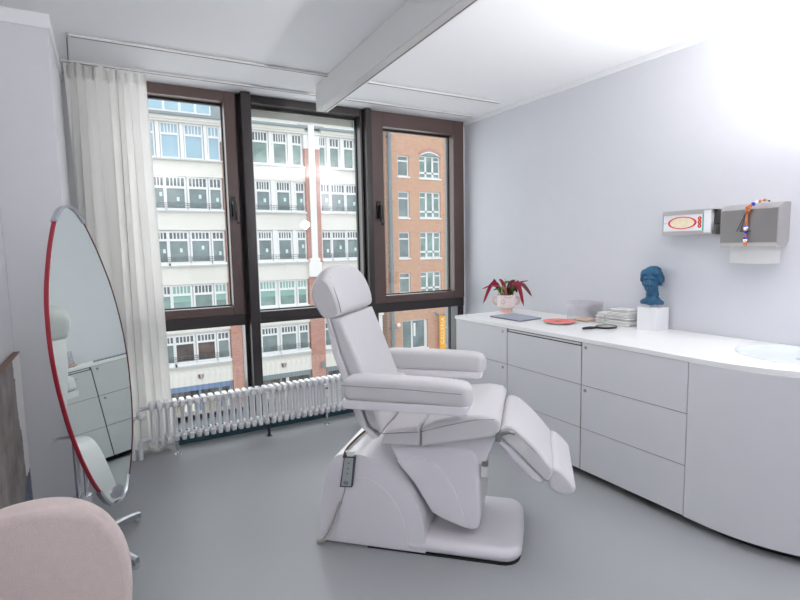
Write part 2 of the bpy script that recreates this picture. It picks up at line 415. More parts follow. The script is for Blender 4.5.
# curtain tracks
def track(y, x0, x1, label):
    t = thing('curtain_track', label, 'curtain track', ((x0 + x1) / 2, y, ZC), group=None)
    fin('rail', G().box((x0, y - .016, ZC - .014), (x1, y + .016, ZC - .0005), .003), M['rail'], t, True)
    fin('slot', G().box((x0 + .01, y - .004, ZC - .0155), (x1 - .01, y + .004, ZC - .0135)), M['groove'], t, True)
    g = G().box((x0 - .012, y - .018, ZC - .017), (x0, y + .018, ZC - .0005), .002)
    fin('end_cap', g, M['greychrome'], t, True)
track(3.575, -.095, 3.065, 'thin white ceiling track farther from the windows, without a curtain')
track(4.05, -.165, 3.13, 'thin white ceiling track close to the windows, carrying the white curtain')
tag(fin('stripe', G().tube([(-.104, 3.592, 2.684), (-.120, 4.034, 2.684)], .0035, 6), M['groove'], center=True),  # thin dark line drawn where wall and ceiling meet
    'thin dark cord along the ceiling edge between the two curtain tracks, above the curtain', 'stripe')

# curtain
def make_curtain():
    t = thing('curtain', 'long white cotton curtain hanging gathered at the left end of the windows', 'curtain', (.1, 4.05, 0))
    rows = []; nu = 220
    zs = [2.668, 2.655, 2.635, 2.615, 2.60, 2.575, 2.5, 2.3, 2.0, 1.6, 1.2, .8, .45, .25, .12, .035]
    for z in zs:
        k = (2.67 - z) / 2.64
        row = []
        for i in range(nu):
            u = i / (nu - 1)
            x0, x1 = -.150, .318 + .040 * k
            amp = (.014 + .034 * min(1, (k - .03) * 3.2)) if z < 2.58 else .010
            ph = u * 2 * PI * 4.6 + 1.0 * math.sin(u * 8 + 1.0 * k) + .9 * k * math.sin(3 * u + .5)
            y = 4.045 + .05 * min(1, k * 5) + amp * math.sin(ph) + .010 * math.sin(u * 27 + 3 * k) * (1 - .5 * k)
            if z > 2.58: y += .014 * math.sin(u * 2 * PI * 17 + math.sin(u * 20))
            x = x0 + (x1 - x0) * u + .010 * math.sin(2 * ph) + .008 * math.sin(u * 14 + k * 3)
            zz = z + (.007 * math.sin(u * 2 * PI * 11 + 2) if z > 2.65 else 0) + (.022 * math.sin(u * 5 + 1) if z < .2 else 0)
            y = max(y, 4.018)
            row.append((x, y, zz))
        rows.append(row)
    def sheet(rows):
        g = G(); V = [[g.bm.verts.new(p) for p in r] for r in rows]
        fs = []
        for a in range(len(V) - 1):
            for b in range(nu - 1):
                fs.append(g.bm.faces.new((V[a][b], V[a][b + 1], V[a + 1][b + 1], V[a + 1][b])))
        bmesh.ops.solidify(g.bm, geom=fs, thickness=.0022)
        return g
    fin('drape', sheet(rows[4:]), M['curtain'], t, True, 80)
    fin('heading', sheet(rows[:5]), M['curtain'], t, True, 80)
make_curtain()

# ceiling lamp beam
t = thing('ceiling_lamp', 'long pale grey box-shaped lamp running along the ceiling towards the windows', 'lamp', (1.480, 3.85, ZC), -math.atan(.046))
fin('housing', G().box((0, -4.5, -.19), (.088, 0, -.0005), .003), M['beam'], t)
fin('diffuser', G().box((.006, -4.49, -.1925), (.060, -.01, -.1895)), M['lampglass'], t)
fin('groove', G().box((.064, -4.49, -.192), (.072, -.005, -.1895)), M['groove'], t)

# ------------------------------------------------------------------ radiator
t = thing('radiator', 'low white column radiator running under the windows behind the treatment chair', 'radiator', (1.5, 3.95, 0))
RZ0, RZ1 = .10, .40
def section():
    g = G()
    for y in (3.915, 3.985):
        g.tube([(0, y, RZ0 + .02), (0, y, RZ0 + .06), (0, y, RZ1 - .06), (0, y, RZ1 - .02)], [.016, .0125, .0125, .016], 10)
    for z, s in ((RZ0, 1), (RZ1, -1)):
        pr = [(3.893, z + s * .045), (3.893, z + s * .02), (3.903, z + s * .004), (3.92, z), (3.98, z), (3.997, z + s * .004), (4.007, z + s * .02), (4.007, z + s * .045), (3.985, z + s * .06), (3.915, z + s * .06)]
        if s < 0: pr = pr[::-1]
        g.prism(pr, -.0165, .0165, .009, 3, axis='x')
    for z in (RZ0 + .035, RZ1 - .035):
        g.tube([(-.026, 3.95, z), (.026, 3.95, z)], .017, 10)
    return g
sec = None
NSEC = 53
for i in range(NSEC):
    x = .215 + i * .05
    if sec is None:
        sec = fin('section', section(), M['rad'], t, True); sec.location = (x, 0, 0); base_x = x
    else:
        c = sec.copy(); COL.objects.link(c); c.parent = t; c.location = (x, 0, 0)
g = G().tube([(.195, 3.95, RZ1 - .035), (.155, 3.95, RZ1 - .04), (.13, 3.95, RZ1 - .06), (.13, 3.95, RZ1 - .1)], .013, 10)
fin('valve_body', g, M['rad'], t, True)
fin('thermostat_head', G().ell((.148, 3.905, .325), (.03, .036, .03)).tube([(.148, 3.94, .325), (.148, 3.96, .34)], .012), M['radplastic'], t, True)
g = G().tube([(.195, 3.95, RZ0 + .035), (.15, 3.95, RZ0 + .035), (.135, 3.95, RZ0 + .03), (.13, 3.95, RZ0 + .005), (.13, 3.95, .0)], .016, 10)
fin('pipe', g, M['rad'], t, True)
fin('pipe', G().tube([(.085, 3.97, .0), (.085, 3.97, .25), (.10, 3.96, .3), (.13, 3.95, .3)], .012, 10), M['rad'], t, True)
for x, m in ((.365, 'chrome'), (1.03, 'black'), (1.515, 'chrome')):
    g = G().tube([(x, 3.93, .0), (x, 3.93, .15)], .011, 8).box((x - .02, 3.91, 0), (x + .02, 3.95, .006), .002).box((x - .012, 3.90, .13), (x + .012, 3.99, .15), .003)
    fin('foot', g, M[m], t, True)
h = fin('heat_meter', G().box((1.478, 3.872, .245), (1.522, 3.897, .36), .008, 3), M['radplastic'], t, True)
fin('display', G().box((1.492, 3.870, .318), (1.508, 3.8725, .328)), M['black'], h, False) if False else None
g = G().box((1.49, 3.8705, .318), (1.508, 3.873, .329)); g.bm.transform(RM[t.name].inverted()); fin('display', g, M['black'], h)

# ------------------------------------------------------------------ counter
CX = 2.51; KZ = .046; CZ = .852
struct('trim_7', G().box((2.60, 1.30, 0), (XR, 3.43, KZ)), M['shadowgap'])
rowz = [(.5895, CZ), (.317, .5855), (.049, .313)]
def cabinet(y0, y1, label, tray=False, lockside=None):
    c = thing('drawer_cabinet', label, 'cabinet', ((CX + XR) / 2, (y0 + y1) / 2, 0), group='drawer cabinets under the worktop')
    fin('carcass', G().box((CX - .002, y0 + .001, KZ), (XR - .002, y1 - .001, .8545)), M['cabedge'], c, True)
    if y1 > 3.4: fin('end_panel', G().box((CX, y1 - .001, KZ), (XR - .002, y1 + .015, .8545), .001), M['cab'], c, True)
    for k, (a, b) in enumerate(rowz):
        if tray and k == 0: b = .828
        d = fin('drawer', G().box((CX - .008, y0 + .0028, a), (CX - .0022, y1 - .0028, b), .0012), M['cab'], c, True)
        if lockside and k < 2:
            y = y0 + .045 if lockside < 0 else y1 - .03
            lg = G(); n = 14
            for r, x0, x1 in ((.0105, CX - .010, CX - .005),):
                lg.rings([[(x, y + r * math.cos(2 * PI * q / n), b - .028 + r * math.sin(2 * PI * q / n)) for q in range(n)] for x in (x0, x1)])
            lg.box((CX - .0115, y - .0015, b - .034), (CX - .0098, y + .0015, b - .022))
            lg.bm.transform(RM[c.name].inverted())
            fin('lock', lg, M['lock'], d)
    if tray:
        fin('pull_out_board', G().box((CX - .006, y0 + .012, .8355), (CX - .0022, y1 - .012, .8465), .001), M['cab'], c, True)
        fin('opening', G().box((CX - .004, y0 + .004, .829), (CX - .0022, y1 - .004, .8345)), M['shadowgap'], c, True)  # solid dark strip standing in for the shade inside the slot
    return c
cabinet(2.840, 3.462, 'white three-drawer cabinet at the window end of the counter', False, -1)
cabinet(2.163, 2.838, 'white three-drawer cabinet with a pull-out board above its top drawer, without locks', True)
cabinet(1.492, 2.161, 'white three-drawer cabinet next to the curved end of the counter', False, 1)
def arc(x0, ya, r_x, r_y, n=24):
    return [(XR - r_x * math.cos(PI / 2 * k / n), ya - r_y * math.sin(PI / 2 * k / n)) for k in range(n + 1)]
bodyarc = arc(XR, 1.40, XR - CX + .008, .735)
c = thing('curved_cabinet', 'plain white curved end cabinet of the counter below the washbasin', 'cabinet', (2.9, 1.1, 0))
prof = [(XR - .002, 1.491)] + [(CX - .008, 1.491)] + [(min(x, XR - .002), y) for x, y in bodyarc]
fin('curved_panel', G().prism(prof, KZ, .8545, 0, axis='z'), M['cab'], c, True)
kick = arc(XR, 1.38, XR - CX - .06, .65)
fin('plinth', G().prism([(XR - .002, 1.49), (2.60, 1.49)] + [(min(x, XR - .002), y) for x, y in kick], 0, KZ, 0, axis='z'), M['shadowgap'], c, True)
# worktop with a hole for the basin
BC = (2.985, 1.215); BR = (.265, .285)
def worktop():
    g = G(); bm = g.bm
    toparc = arc(XR, 1.42, XR - CX + .012, .735)
    out = [(XR - .002, 3.480), (CX - .012, 3.480), (CX - .012, 1.49)] + [(min(x, XR - .002), y) for x, y in toparc]
    hole = [(BC[0] + BR[0] * math.cos(2 * PI * k / 48), BC[1] + BR[1] * math.sin(2 * PI * k / 48)) for k in range(48)]
    hole = [p for p in hole]
    for z, flip in ((.88, 1), (.855, -1)):
        es = []
        for poly in (out, hole):
            vs = [bm.verts.new((x, y, z)) for x, y in poly]
            for i in range(len(vs)): es.append(bm.edges.new((vs[i], vs[(i + 1) % len(vs)])))
        bmesh.ops.triangle_fill(bm, edges=es, use_beauty=True)
    for poly in (out, hole):
        n = len(poly)
        a = [bm.verts.new((x, y, .88)) for x, y in poly]; b = [bm.verts.new((x, y, .855)) for x, y in poly]
        for i in range(n): bm.faces.new((a[i], a[(i + 1) % n], b[(i + 1) % n], b[i]))
    bmesh.ops.remove_doubles(bm, verts=bm.verts, dist=.0004)
    bmesh.ops.recalc_face_normals(bm, faces=bm.faces)
    return g
tag(fin('worktop', worktop(), M['top'], center=True, ang=30), 'long white worktop with a rounded end lying on the drawer cabinets', 'worktop')
t = thing('washbasin', 'shallow oval white washbasin set into the rounded end of the worktop', 'washbasin', (BC[0], BC[1], .855))
g = G(); n = 48
ring = lambda f, z: [(BC[0] + BR[0] * f * math.cos(2 * PI * k / n), BC[1] + BR[1] * f * math.sin(2 * PI * k / n), z) for k in range(n)]
g.rings([ring(.997, .8805), ring(.985, .8815), ring(.965, .880), ring(.93, .868), ring(.86, .8605), ring(.5, .8578), ring(.06, .857), ring(.06, .8562), ring(.997, .8562)], cap=False)
fin('bowl', g, M['basin'], t, True)
fin('drain', G().lathe([(.02, .8572), (.02, .8590), (.012, .8598)], (BC[0], BC[1], 0), 20), M['chrome'], t, True)

# ------------------------------------------------------------------ treatment chair
CH = Vector((1.017, 2.522, 0)); CR = -math.atan2(.69732657, .71675355)
t = thing('treatment_chair', 'large pale grey and white reclining treatment chair in the middle of the floor', 'treatment chair', CH, CR)
# base plate
pl = [(.25, -.265), (.90, -.265)] + [(.90 + .085 * math.sin(a), -.18 - .085 * math.cos(a)) for a in [PI / 2 * k / 6 for k in range(1, 7)]] + [(.992, 0)] + [(.90 + .085 * math.cos(a), .18 + .085 * math.sin(a)) for a in [PI / 2 * k / 6 for k in range(0, 7)]] + [(.25, .265)]
g = G().prism(pl, .006, .078, .035, 5, axis='z')
# bevel hits both caps; keep a straight skirt
fin('base_plate', g, M['shell'], t)
fin('base_gap_shade', G().prism([(x * .985 + .008, y * .975) for x, y in pl], 0, .007, 0, axis='z').box((.012, -.245, 0), (.54, .245, .013)), M['shadowgap'], t)  # black slab standing in for the shade in the gap under the base
# base cover
pts = [(.0, .012), (.012, .14), (.030, .26), (.055, .365), (.088, .435), (.135, .462), (.21, .468), (.28, .455), (.345, .420), (.41, .372), (.465, .315), (.505, .255), (.53, .18), (.541, .09), (.543, .012)]
sm = smooth_line([(a, b) for a, b in pts[:-1]], 4) + [(.543, .012)]
g = G().prism(sm, -.262, .262, .035, 6, keep_low=.05)
fin('base_cover', g, M['shell'], t, ang=35)
# arched inset on the near and far side of the cover
for s in (-1, 1):
    ar = [(.085, .02), (.10, .18)] + smooth_line([(.12, .25), (.17, .325), (.24, .355), (.31, .335), (.38, .275), (.43, .19), (.455, .10)], 4) + [(.46, .02)]
    y0, y1 = (-.2655, -.258) if s < 0 else (.258, .2655)
    fin('side_panel', G().prism(ar, y0, y1, .003, 2), M['shell'], t)
# swing column
colp = [(.350, .52), (.38, .528), (.74, .525), (.775, .51), (.790, .47), (.796, .30)] + smooth_line([(.797, .19), (.790, .145), (.758, .126), (.70, .136)], 3) + [(.62, .163), (.565, .19), (.53, .25), (.48, .33), (.41, .41)]
fin('lift_column', G().prism(colp, -.222, .222, .022, 4), M['shell'], t)
for s in (-1, 1):
    ar = smooth_line([(.40, .44), (.50, .465), (.58, .44), (.645, .38), (.69, .29), (.72, .20), (.735, .143)], 5) + [(.63, .172), (.575, .198), (.54, .256), (.49, .336), (.42, .415)]
    y0, y1 = (-.228, -.218) if s < 0 else (.218, .228)
    fin('column_panel', G().prism(ar, y0, y1, .004, 2), M['shell'], t)
# seat frame (underside shell)
sf = [(.36, .505), (.70, .505), (.745, .49), (.765, .455), (.80, .445), (.825, .46), (.845, .52), (.872, .605), (.86, .618), (.52, .545), (.35, .535)]
fin('seat_frame', G().prism(sf, -.214, .214, .012, 3), M['shell'], t)
g = G().box((.800, -.215, .440), (.832, -.17, .470), .006).tube([(.815, -.225, .455), (.815, -.20, .455)], .010, 10)
fin('lock_knob', g, M['lock'], t)
g = G().box((.797, -.21, .385), (.828, -.17, .442), .008)
fin('bracket', g, M['shell'], t)
# seat cushions
def cushion(name, prof, q0, q1, bev, m, parent, seg=5, seams=()):
    o = fin(name, G().prism(prof, q0, q1, bev, seg), m, parent, ang=50)
    for sline, r in seams:
        fin('seam', G().tube(sline, r, 6), M['seam'], o)
    return o
rear = [(.335, .53), (.527, .535), (.53, .60), (.515, .632), (.36, .60)]
cushion('seat_rear_cushion', rear, -.272, .272, .012, M['leather'], t, 3, [([(.345, -.2735, .585), (.52, -.2735, .605)], .0022)])
front = [(.533, .537), (.865, .607), (.888, .64), (.890, .675), (.872, .698), (.80, .706), (.70, .695), (.60, .665), (.535, .628)]
cushion('seat_cushion', front, -.285, .285, .020, M['leather'], t, 4, [([(.537, -.283, .612), (.65, -.284, .648), (.78, -.284, .684), (.865, -.281, .690)], .0024)])
# backrest
def bp(z): return .143 + .364 * (1.14 - z)      # front line of the back
cu = [(bp(1.125), 1.125), (bp(.95) + .008, .95), (bp(.75) + .010, .75), (bp(.60) + .004, .60), (bp(.575) - .02, .57), (bp(.575) - .075, .60), (bp(.95) - .075, .95), (bp(1.125) - .062, 1.125)]
back = cushion('backrest_cushion', cu, -.252, .252, .022, M['leather'], t, 4)
fin('seam', G().tube([(bp(1.115) - .003, -.236, 1.115), (bp(.95) + .004, -.236, .95), (bp(.75) + .006, -.236, .75), (bp(.61), -.236, .61)], .0022, 6), M['seam'], back)
fin('seam', G().tube([(bp(1.115) - .003, .236, 1.115), (bp(.95) + .004, .236, .95), (bp(.75) + .006, .236, .75), (bp(.61), .236, .61)], .0022, 6), M['seam'], back)
sh = [(bp(1.13) - .060, 1.13), (bp(.95) - .073, .95), (bp(.60) - .073, .60), (bp(.57) - .03, .555), (bp(.57) - .06, .54), (bp(.62) - .118, .62), (bp(.95) - .112, .95), (bp(1.13) - .078, 1.13)]
fin('backrest_shell', G().prism(sh, -.250, .250, .012, 3), M['shell'], t)
# headrest: profile shrinking towards the sides near the top
hp = smooth_line([(.050, 1.126), (.105, 1.120), (.150, 1.146), (.150, 1.20), (.128, 1.27), (.096, 1.335), (.056, 1.368), (.018, 1.356), (-.012, 1.312), (-.022, 1.26), (.006, 1.19)], 4, True)
rings = []
nq = 23
for k in range(nq):
    a = -PI / 2 + PI * k / (nq - 1)
    q = .245 * math.sin(a) if True else 0
    q = .256 * math.copysign(abs(math.sin(a)) ** .66, math.sin(a))
    f = max(.0, 1 - abs(q / .2565) ** 10) ** .5
    ftop = max(.0, 1 - abs(q / .285) ** 2.8) ** .45
    ring = []
    for (p, z) in hp:
        zc, pc = 1.135, .105
        zz = zc + (z - zc) * (.40 + .60 * ftop)
        pm = .143 + .364 * (1.14 - zz) - .055
        pp = pm + (p - (.143 + .364 * (1.14 - z) - .055)) * (.55 + .45 * f)
        ring.append((pp, q, zz))
    rings.append(ring)
hd = fin('headrest', G().rings(rings), M['leather'], t, ang=60)
fin('seam', G().tube(smooth_line([(.148, -.243, 1.150), (.138, -.246, 1.20), (.112, -.240, 1.27), (.088, -.222, 1.318)], 5), .002, 6), M['seam'], hd)
# armrests
for s in (-1, 1):
    q0, q1 = sorted((s * .256, s * .378))
    arm = fin('armrest', G().prism([(.20, .724), (.735, .724), (.755, .732), (.762, .766), (.19, .766)], q0 + .006, q1 - .006, .008, 3), M['shell'], t)
    def soft_bar(p0, p1, a0, a1, b0, b1, n=28, m=28):
        pc, hp_ = (p0 + p1) / 2, (p1 - p0) / 2; R_ = []
        for i in range(n):
            th = -PI / 2 + PI * i / (n - 1); e = math.copysign(abs(math.sin(th)) ** .45, math.sin(th)); f = max(.02, (1 - abs(e) ** 14)) ** .38
            pp = pc + hp_ * e; dz = -.012 * max(0, e) ** 2
            ring = []
            for k in range(m):
                x, z = sup(2 * PI * k / m, 4.6)
                ring.append((pp, (a0 + a1) / 2 + (a1 - a0) / 2 * x * f, (b0 + b1) / 2 + (b1 - b0) / 2 * z * (f if z > 0 else .4 + .6 * f) + dz))
            R_.append(ring)
        return G().rings(R_)
    pad = soft_bar(.184, .775, q0, q1, .762, .872) if True else G().prism(smooth_line([(.186, .775), (.186, .850), (.205, .866), (.45, .870), (.71, .860), (.752, .842), (.770, .81), (.764, .775), (.745, .764), (.45, .764), (.205, .764)], 3, True), q0, q1, .034, 6)
    padp = fin('arm_pad', pad, M['leather'], arm, ang=50)
    qs = q0 if s < 0 else q1
    g = G().tube([(.19, qs + .0005 * s, .835), (.45, qs + .0005 * s, .834), (.735, qs + .0 * s, .824)], .002, 6)
    fin('arm_seam', g, M['seam'], arm)
    qi0, qi1 = sorted((s * .225, s * .30))
    fin('arm_bracket', G().box((.235, qi0, .70), (.33, qi1, .745), .01), M['shell'], t)
# leg rest and foot pad
lg = smooth_line([(.888, .600), (.882, .628), (.905, .652), (.945, .650), (.985, .622), (1.045, .565), (1.095, .505), (1.118, .472), (1.112, .435), (1.088, .412), (1.05, .445), (.97, .525)], 3, True)
lr = cushion('leg_rest', lg, -.25, .25, .024, M['leather'], t, 4, [([(.952, -.247, .628), (1.03, -.249, .556), (1.105, -.247, .468)], .0022)])
fin('leg_shell', G().prism([(.884, .598), (.97, .520), (1.05, .440), (1.082, .410), (1.070, .392), (1.03, .412), (.95, .487), (.878, .568)], -.235, .235, .010, 3), M['shell'], t)
ft = smooth_line([(1.094, .402), (1.104, .452), (1.122, .476), (1.150, .468), (1.190, .430), (1.212, .398), (1.206, .370), (1.170, .352), (1.120, .366)], 3, True)
cushion('foot_pad', ft, -.245, .245, .022, M['leather'], t, 4)
fin('release_lever', G().box((.868, -.275, .585), (.895, -.24, .635), .006).tube(smooth_line([(.882, -.274, .612), (.905, -.280, .630), (.932, -.282, .640), (.955, -.282, .632)], 4), [.009] * 12 + [.006], 8), M['lock'], t)
fin('hinge', G().tube([(.893, -.22, .600), (.893, .22, .600)], .014, 10), M['shadowgap'], t)

# hand control hung on the chair
t2 = thing('hand_control', 'grey hand control with dark rim hanging on the side of the treatment chair base', 'remote control', CH, CR)
A = [(.158, .462), (.212, .466), (.192, .312), (.130, .308)]
a_, b_ = (g := G()).quadprism([(p, -.266, z) for p, z in A], (0, -.020, 0))
fin('casing', g, M['remote'], t2)
cx_, cz_ = .173, .387
B = [(cx_ + (p - cx_) * .82, cz_ + (z - cz_) * .92) for p, z in A]
g = G(); g.quadprism([(p, -.2855, z) for p, z in B], (0, -.002, 0)); kp = fin('keypad', g, M['keypad'], t2)
for i, (dz, r) in enumerate(((.045, .006), (.018, .006), (-.008, .006), (-.055, .013))):
    p = cx_ + dz * .17; z = cz_ + dz
    g = G().rings([[(p + r * math.cos(2 * PI * k / 14), y, z + r * .8 * math.sin(2 * PI * k / 14)) for k in range(14)] for y in (-.2885, -.287)])
    fin('key', g, M['key'], kp)
g = G().box((.170, -.284, .460), (.202, -.270, .486), .004).box((.162, -.282, .480), (.212, -.264, .488), .003)
fin('hook', g, M['radplastic'], t2)
strap = smooth_line([(.150, -.270, .450), (.154, -.262, .472), (.145, -.20, .472), (.15, -.05, .474), (.17, .10, .476), (.20, .20, .478)], 4)
fin('strap', G().tube(strap, .006, 8), M['strap'], t)
cabp = smooth_line([(.158, -.276, .315), (.150, -.277, .28), (.135, -.276, .235), (.118, -.277, .20), (.09, -.280, .12), (.058, -.285, .055), (.03, -.285, .02), (.0, -.27, .008), (-.02, -.22, .007)], 4)
nthin = 9
fin('cable', G().tube(cabp[:nthin + 1], .003, 8), M['cable'], t2)
fin('coiled_cable', G().tube(cabp[nthin:], [.0075 + (.0012 if k % 2 else 0) for k in range(len(cabp) - nthin)], 8), M['cable'], t2)

# ------------------------------------------------------------------ standing mirror
mn = Vector((0.74661636, -0.65633706, 0.10856181)); mh = Vector((0.66023927, 0.75105532, 0.0)); mu = Vector((-0.08153593, 0.07167677, 0.99408970))
MC = Vector((-0.07229523, 2.65862565, 0.97520918)); MS = .952
PX, PY = -.176, 2.745
t = thing('standing_mirror', 'tall surfboard-shaped swivel mirror with red edge on a chrome stand by the curtain', 'mirror', (PX, PY, 0))
mp = lambda a, b, c: tuple(MC + mh * a * MS + mu * b * MS + mn * c)
half = [(0, .718), (.035, .703), (.058, .675), (.078, .645), (.112, .565), (.140, .485), (.181, .338), (.203, .19), (.2115, .06), (.2095, -.06), (.203, -.14), (.188, -.27), (.159, -.41), (.122, -.53), (.092, -.60), (.072, -.645), (.045, -.682), (0, -.70)]
ol = smooth_line([(a, b) for a, b in half] + [(-a, b) for a, b in half[-2:0:-1]], 4, True)
g = G(); g.rings([[mp(a * .985, b * .995, c) for a, b in ol] for c in (-.004, 0)]); fin('mirror_glass', g, M['mirror'], t, True)
g = G(); g.rings([[mp(a * f, b * f2, c) for a, b in ol] for f, f2, c in ((.99, .997, -.006), (.99, .997, -.018), (.8, .9, -.022))]); fin('back_panel', g, M['mback'], t, True)
def band(pts, w, c0, c1):
    g = G(); n = len(pts); R = []
    for i, (a, b) in enumerate(pts):
        ta = Vector(pts[min(i + 1, n - 1)]) - Vector(pts[max(i - 1, 0)]); ta.normalize(); no = Vector((ta.y, -ta.x))
        if no.dot(Vector((a, b))) < 0: no = -no
        i0 = Vector((a, b)) - no * w * .35; i1 = Vector((a, b)) + no * w
        R.append([mp(i0.x, i0.y, c1), mp(i1.x, i1.y, c1), mp(i1.x, i1.y, c0), mp(i0.x, i0.y, c0)])
    return g.rings(R)
nn = len(ol)
right = [p for p in ol if p[0] > 0 and -.615 < p[1] < .652]; left = [p for p in ol if p[0] < 0 and -.615 < p[1] < .652]
topc = sorted([p for p in ol if p[1] >= .60], key=lambda p: p[0]); botc = sorted([p for p in ol if p[1] <= -.60], key=lambda p: p[0])
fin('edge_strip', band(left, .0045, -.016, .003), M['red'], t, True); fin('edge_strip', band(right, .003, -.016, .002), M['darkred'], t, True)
topc = [p for p in topc if p[1] >= .63]
fin('end_clip', band(topc, .009, -.020, .007), M['greychrome'], t, True); fin('end_clip', band(botc, .009, -.020, .007), M['greychrome'], t, True)
fin('clip_plate', G().rings([[mp(a * .75, -.645 + b * .03, c) for a, b in [(.05 * math.cos(2 * PI * k / 16), math.sin(2 * PI * k / 16)) for k in range(16)]] for c in (.0005, .004)]), M['greychrome'], t, True)
fin('pole', G().tube([(PX, PY, .10), (PX, PY, .62)], .0125, 14), M['chrome'], t, True)
fin('pole', G().tube([(PX + .030, PY + .020, .12), (PX + .030, PY + .020, .58)], .009, 12), M['chrome'], t, True)
fin('collar', G().lathe([(.02, .28), (.03, .285), (.03, .325), (.02, .33)], (PX + .012, PY + .008, 0), 18, 1.3, 1.1), M['chrome'], t, True)
fin('clamp', G().tube([(PX, PY, .60), tuple(MC + mu * -.36 - mn * .02)], .012, 10).tube([(PX - .01, PY - .01, .62), (PX - .06, PY - .04, .63), (PX - .085, PY - .05, .62)], [.012, .007, .004], 8).ell((PX - .0, PY, .62), (.022, .022, .02)), M['greychrome'], t, True)
fin('hub', G().lathe([(.045, .05), (.05, .06), (.045, .11), (.025, .125), (.02, .30)], (PX, PY, 0), 20), M['greychrome'], t, True)
for ex, ey in ((.068, 3.035), (.038, 2.56), (-.40, 2.83)):
    d = Vector((ex - PX, ey - PY, 0)); L_ = d.length; d.normalize(); sd = Vector((-d.y, d.x, 0))
    R = []
    for k in range(9):
        s_ = k / 8; p = Vector((PX, PY, 0)) + d * (L_ * s_)
        z = .088 - .05 * s_ ** 2.2; w = .026 - .010 * s_; hh = .022 - .006 * s_
        R.append([p + sd * w + Vector((0, 0, z - hh)), p + sd * w + Vector((0, 0, z + hh * .6)), p + sd * w * .5 + Vector((0, 0, z + hh)), p - sd * w * .5 + Vector((0, 0, z + hh)), p - sd * w + Vector((0, 0, z + hh * .6)), p - sd * w + Vector((0, 0, z - hh))])
    leg = fin('leg', G().rings(R), M['greychrome'], t, True)
    g = G().lathe([(.013, 0), (.017, .004), (.017, .022), (.012, .03)], (ex - d.x * .012, ey - d.y * .012, 0), 14); g.bm.transform(RM[t.name].inverted())
    fin('foot_pad', g, M['chrome'], leg)

# ------------------------------------------------------------------ canvas leaning by the left wall
t = thing('canvas_painting', 'large unframed canvas painted as grey rock with a pale edge, against the left wall', 'painting', (XL + .03, 3.27, 0))
g = G().box((XL + .004, 2.15, .012), (XL + .028, 3.285, .945))
fin('stretcher', g, M['canvasside'], t, True)
fin('painted_face', G().box((XL + .028, 2.152, .014), (XL + .0305, 3.283, .943)), M['canvas'], t, True)
fin('top_batten', G().box((XL + .004, 2.14, .945), (XL + .034, 3.288, .950), .001), M['slatwood'], t, True)
fin('bottom_batten', G().box((XL + .004, 2.14, 0), (XL + .034, 3.292, .012), .002), M['slatwood'], t, True)

# ------------------------------------------------------------------ pink chair
PC = Vector((-.209, 1.566, 0)); prz = math.radians(2)
t = thing('pink_chair', 'pale pink upholstered chair with an oval back in the bottom left corner', 'chair', PC, prz)
W_, H_, ZC_ = .219, .293, .541
rings = []
nn_ = 64
for c, f in ((-.045, .0), (-.045, .55), (-.0445, .88), (-.041, .955), (-.028, .988), (0.0, 1.0), (.02, .985), (.036, .93), (.043, .80), (.045, .5), (.045, .0)):
    f = max(f, .02)
    ring = []
    for k in range(nn_):
        x, z = sup(2 * PI * k / nn_)
        X = W_ * f * x; Z = ZC_ + H_ * f * z
        Y = c + .55 * X * X - .10 * (Z - ZC_) * 1.0   # wraps towards the seat, leans back
        ring.append((X, Y, Z))
    rings.append(ring)
bk = fin('backrest', G().rings(rings), M['pink'], t, ang=60)
welt = [(W_ * .985 * sup(2 * PI * k / 64)[0], -.026 + .55 * (W_ * .985 * sup(2 * PI * k / 64)[0]) ** 2 - .10 * (H_ * .985 * sup(2 * PI * k / 64)[1]), ZC_ + H_ * .985 * sup(2 * PI * k / 64)[1]) for k in range(65)]
fin('welt', G().tube(welt, .0012, 6), M['pinkseam'], bk)
g = G(); g.rings([[(.205 * f * sup(2 * PI * k / 40, 2.6)[0], 0.225 + .20 * f * sup(2 * PI * k / 40, 2.6)[1], z) for k in range(40)] for z, f in ((.345, .9), (.355, .98), (.40, 1.0), (.435, .98), (.45, .9), (.455, .5))])
fin('seat', g, M['pink'], t, ang=60)
for lx, ly, tx, ty in ((-.14, .09, -.18, .04), (.14, .09, .18, .04), (-.13, .35, -.16, .40), (.13, .35, .16, .40)):
    fin('leg', G().tube([(lx, ly, .345), (tx, ty, 0)], [.018, .011], 12), M['wood'], t)

# ------------------------------------------------------------------ things on the worktop
TZ = .8802
# planter
pcx, pcy = 2.99, 3.405
t = thing('planter', 'pale pink footed pot with smiling face and red-leaved plant on the worktop', 'potted plant', (pcx, pcy, TZ))
fin('foot', G().lathe([(.052, 0), (.055, .004), (.052, .024), (.042, .034)], (0, 0, 0), 28), M['potpeach'], t)
g = G().lathe([(.03, .030), (.058, .034), (.072, .045), (.078, .065), (.0785, .145), (.075, .150), (.071, .147), (.069, .135), (.03, .130)], (0, 0, 0), 36)
pot = fin('pot', g, M['potpink'], t)
fin('soil', G().lathe([(.02, .1345), (.068, .1345), (.066, .139), (.02, .142)], (0, 0, 0), 24), M['soil'], t)
dcam = Vector((-pcx, -pcy, 0)).normalized(); dside = Vector((-dcam.y, dcam.x, 0))   # towards the camera, and its left-right axis
for s in (-1, 1):
    hpts = [dside * (s * (.076)) + Vector((0, 0, .128)), dside * (s * .105) + Vector((0, 0, .122)), dside * (s * .110) + Vector((0, 0, .095)), dside * (s * .100) + Vector((0, 0, .072)), dside * (s * .076) + Vector((0, 0, .066))]
    fin('handle', G().tube(smooth_line(hpts, 5), .009, 8), M['potpeach'], t)
def onpot(ang, z, r=.079): 
    v = dcam * math.cos(ang) + dside * math.sin(ang); return (v.x * r, v.y * r, z)
smile = [onpot(.22 + a, .138 - .010 * math.cos(a / .35 * PI / 2)) for a in [(-.35 + .7 * k / 10) for k in range(11)]]
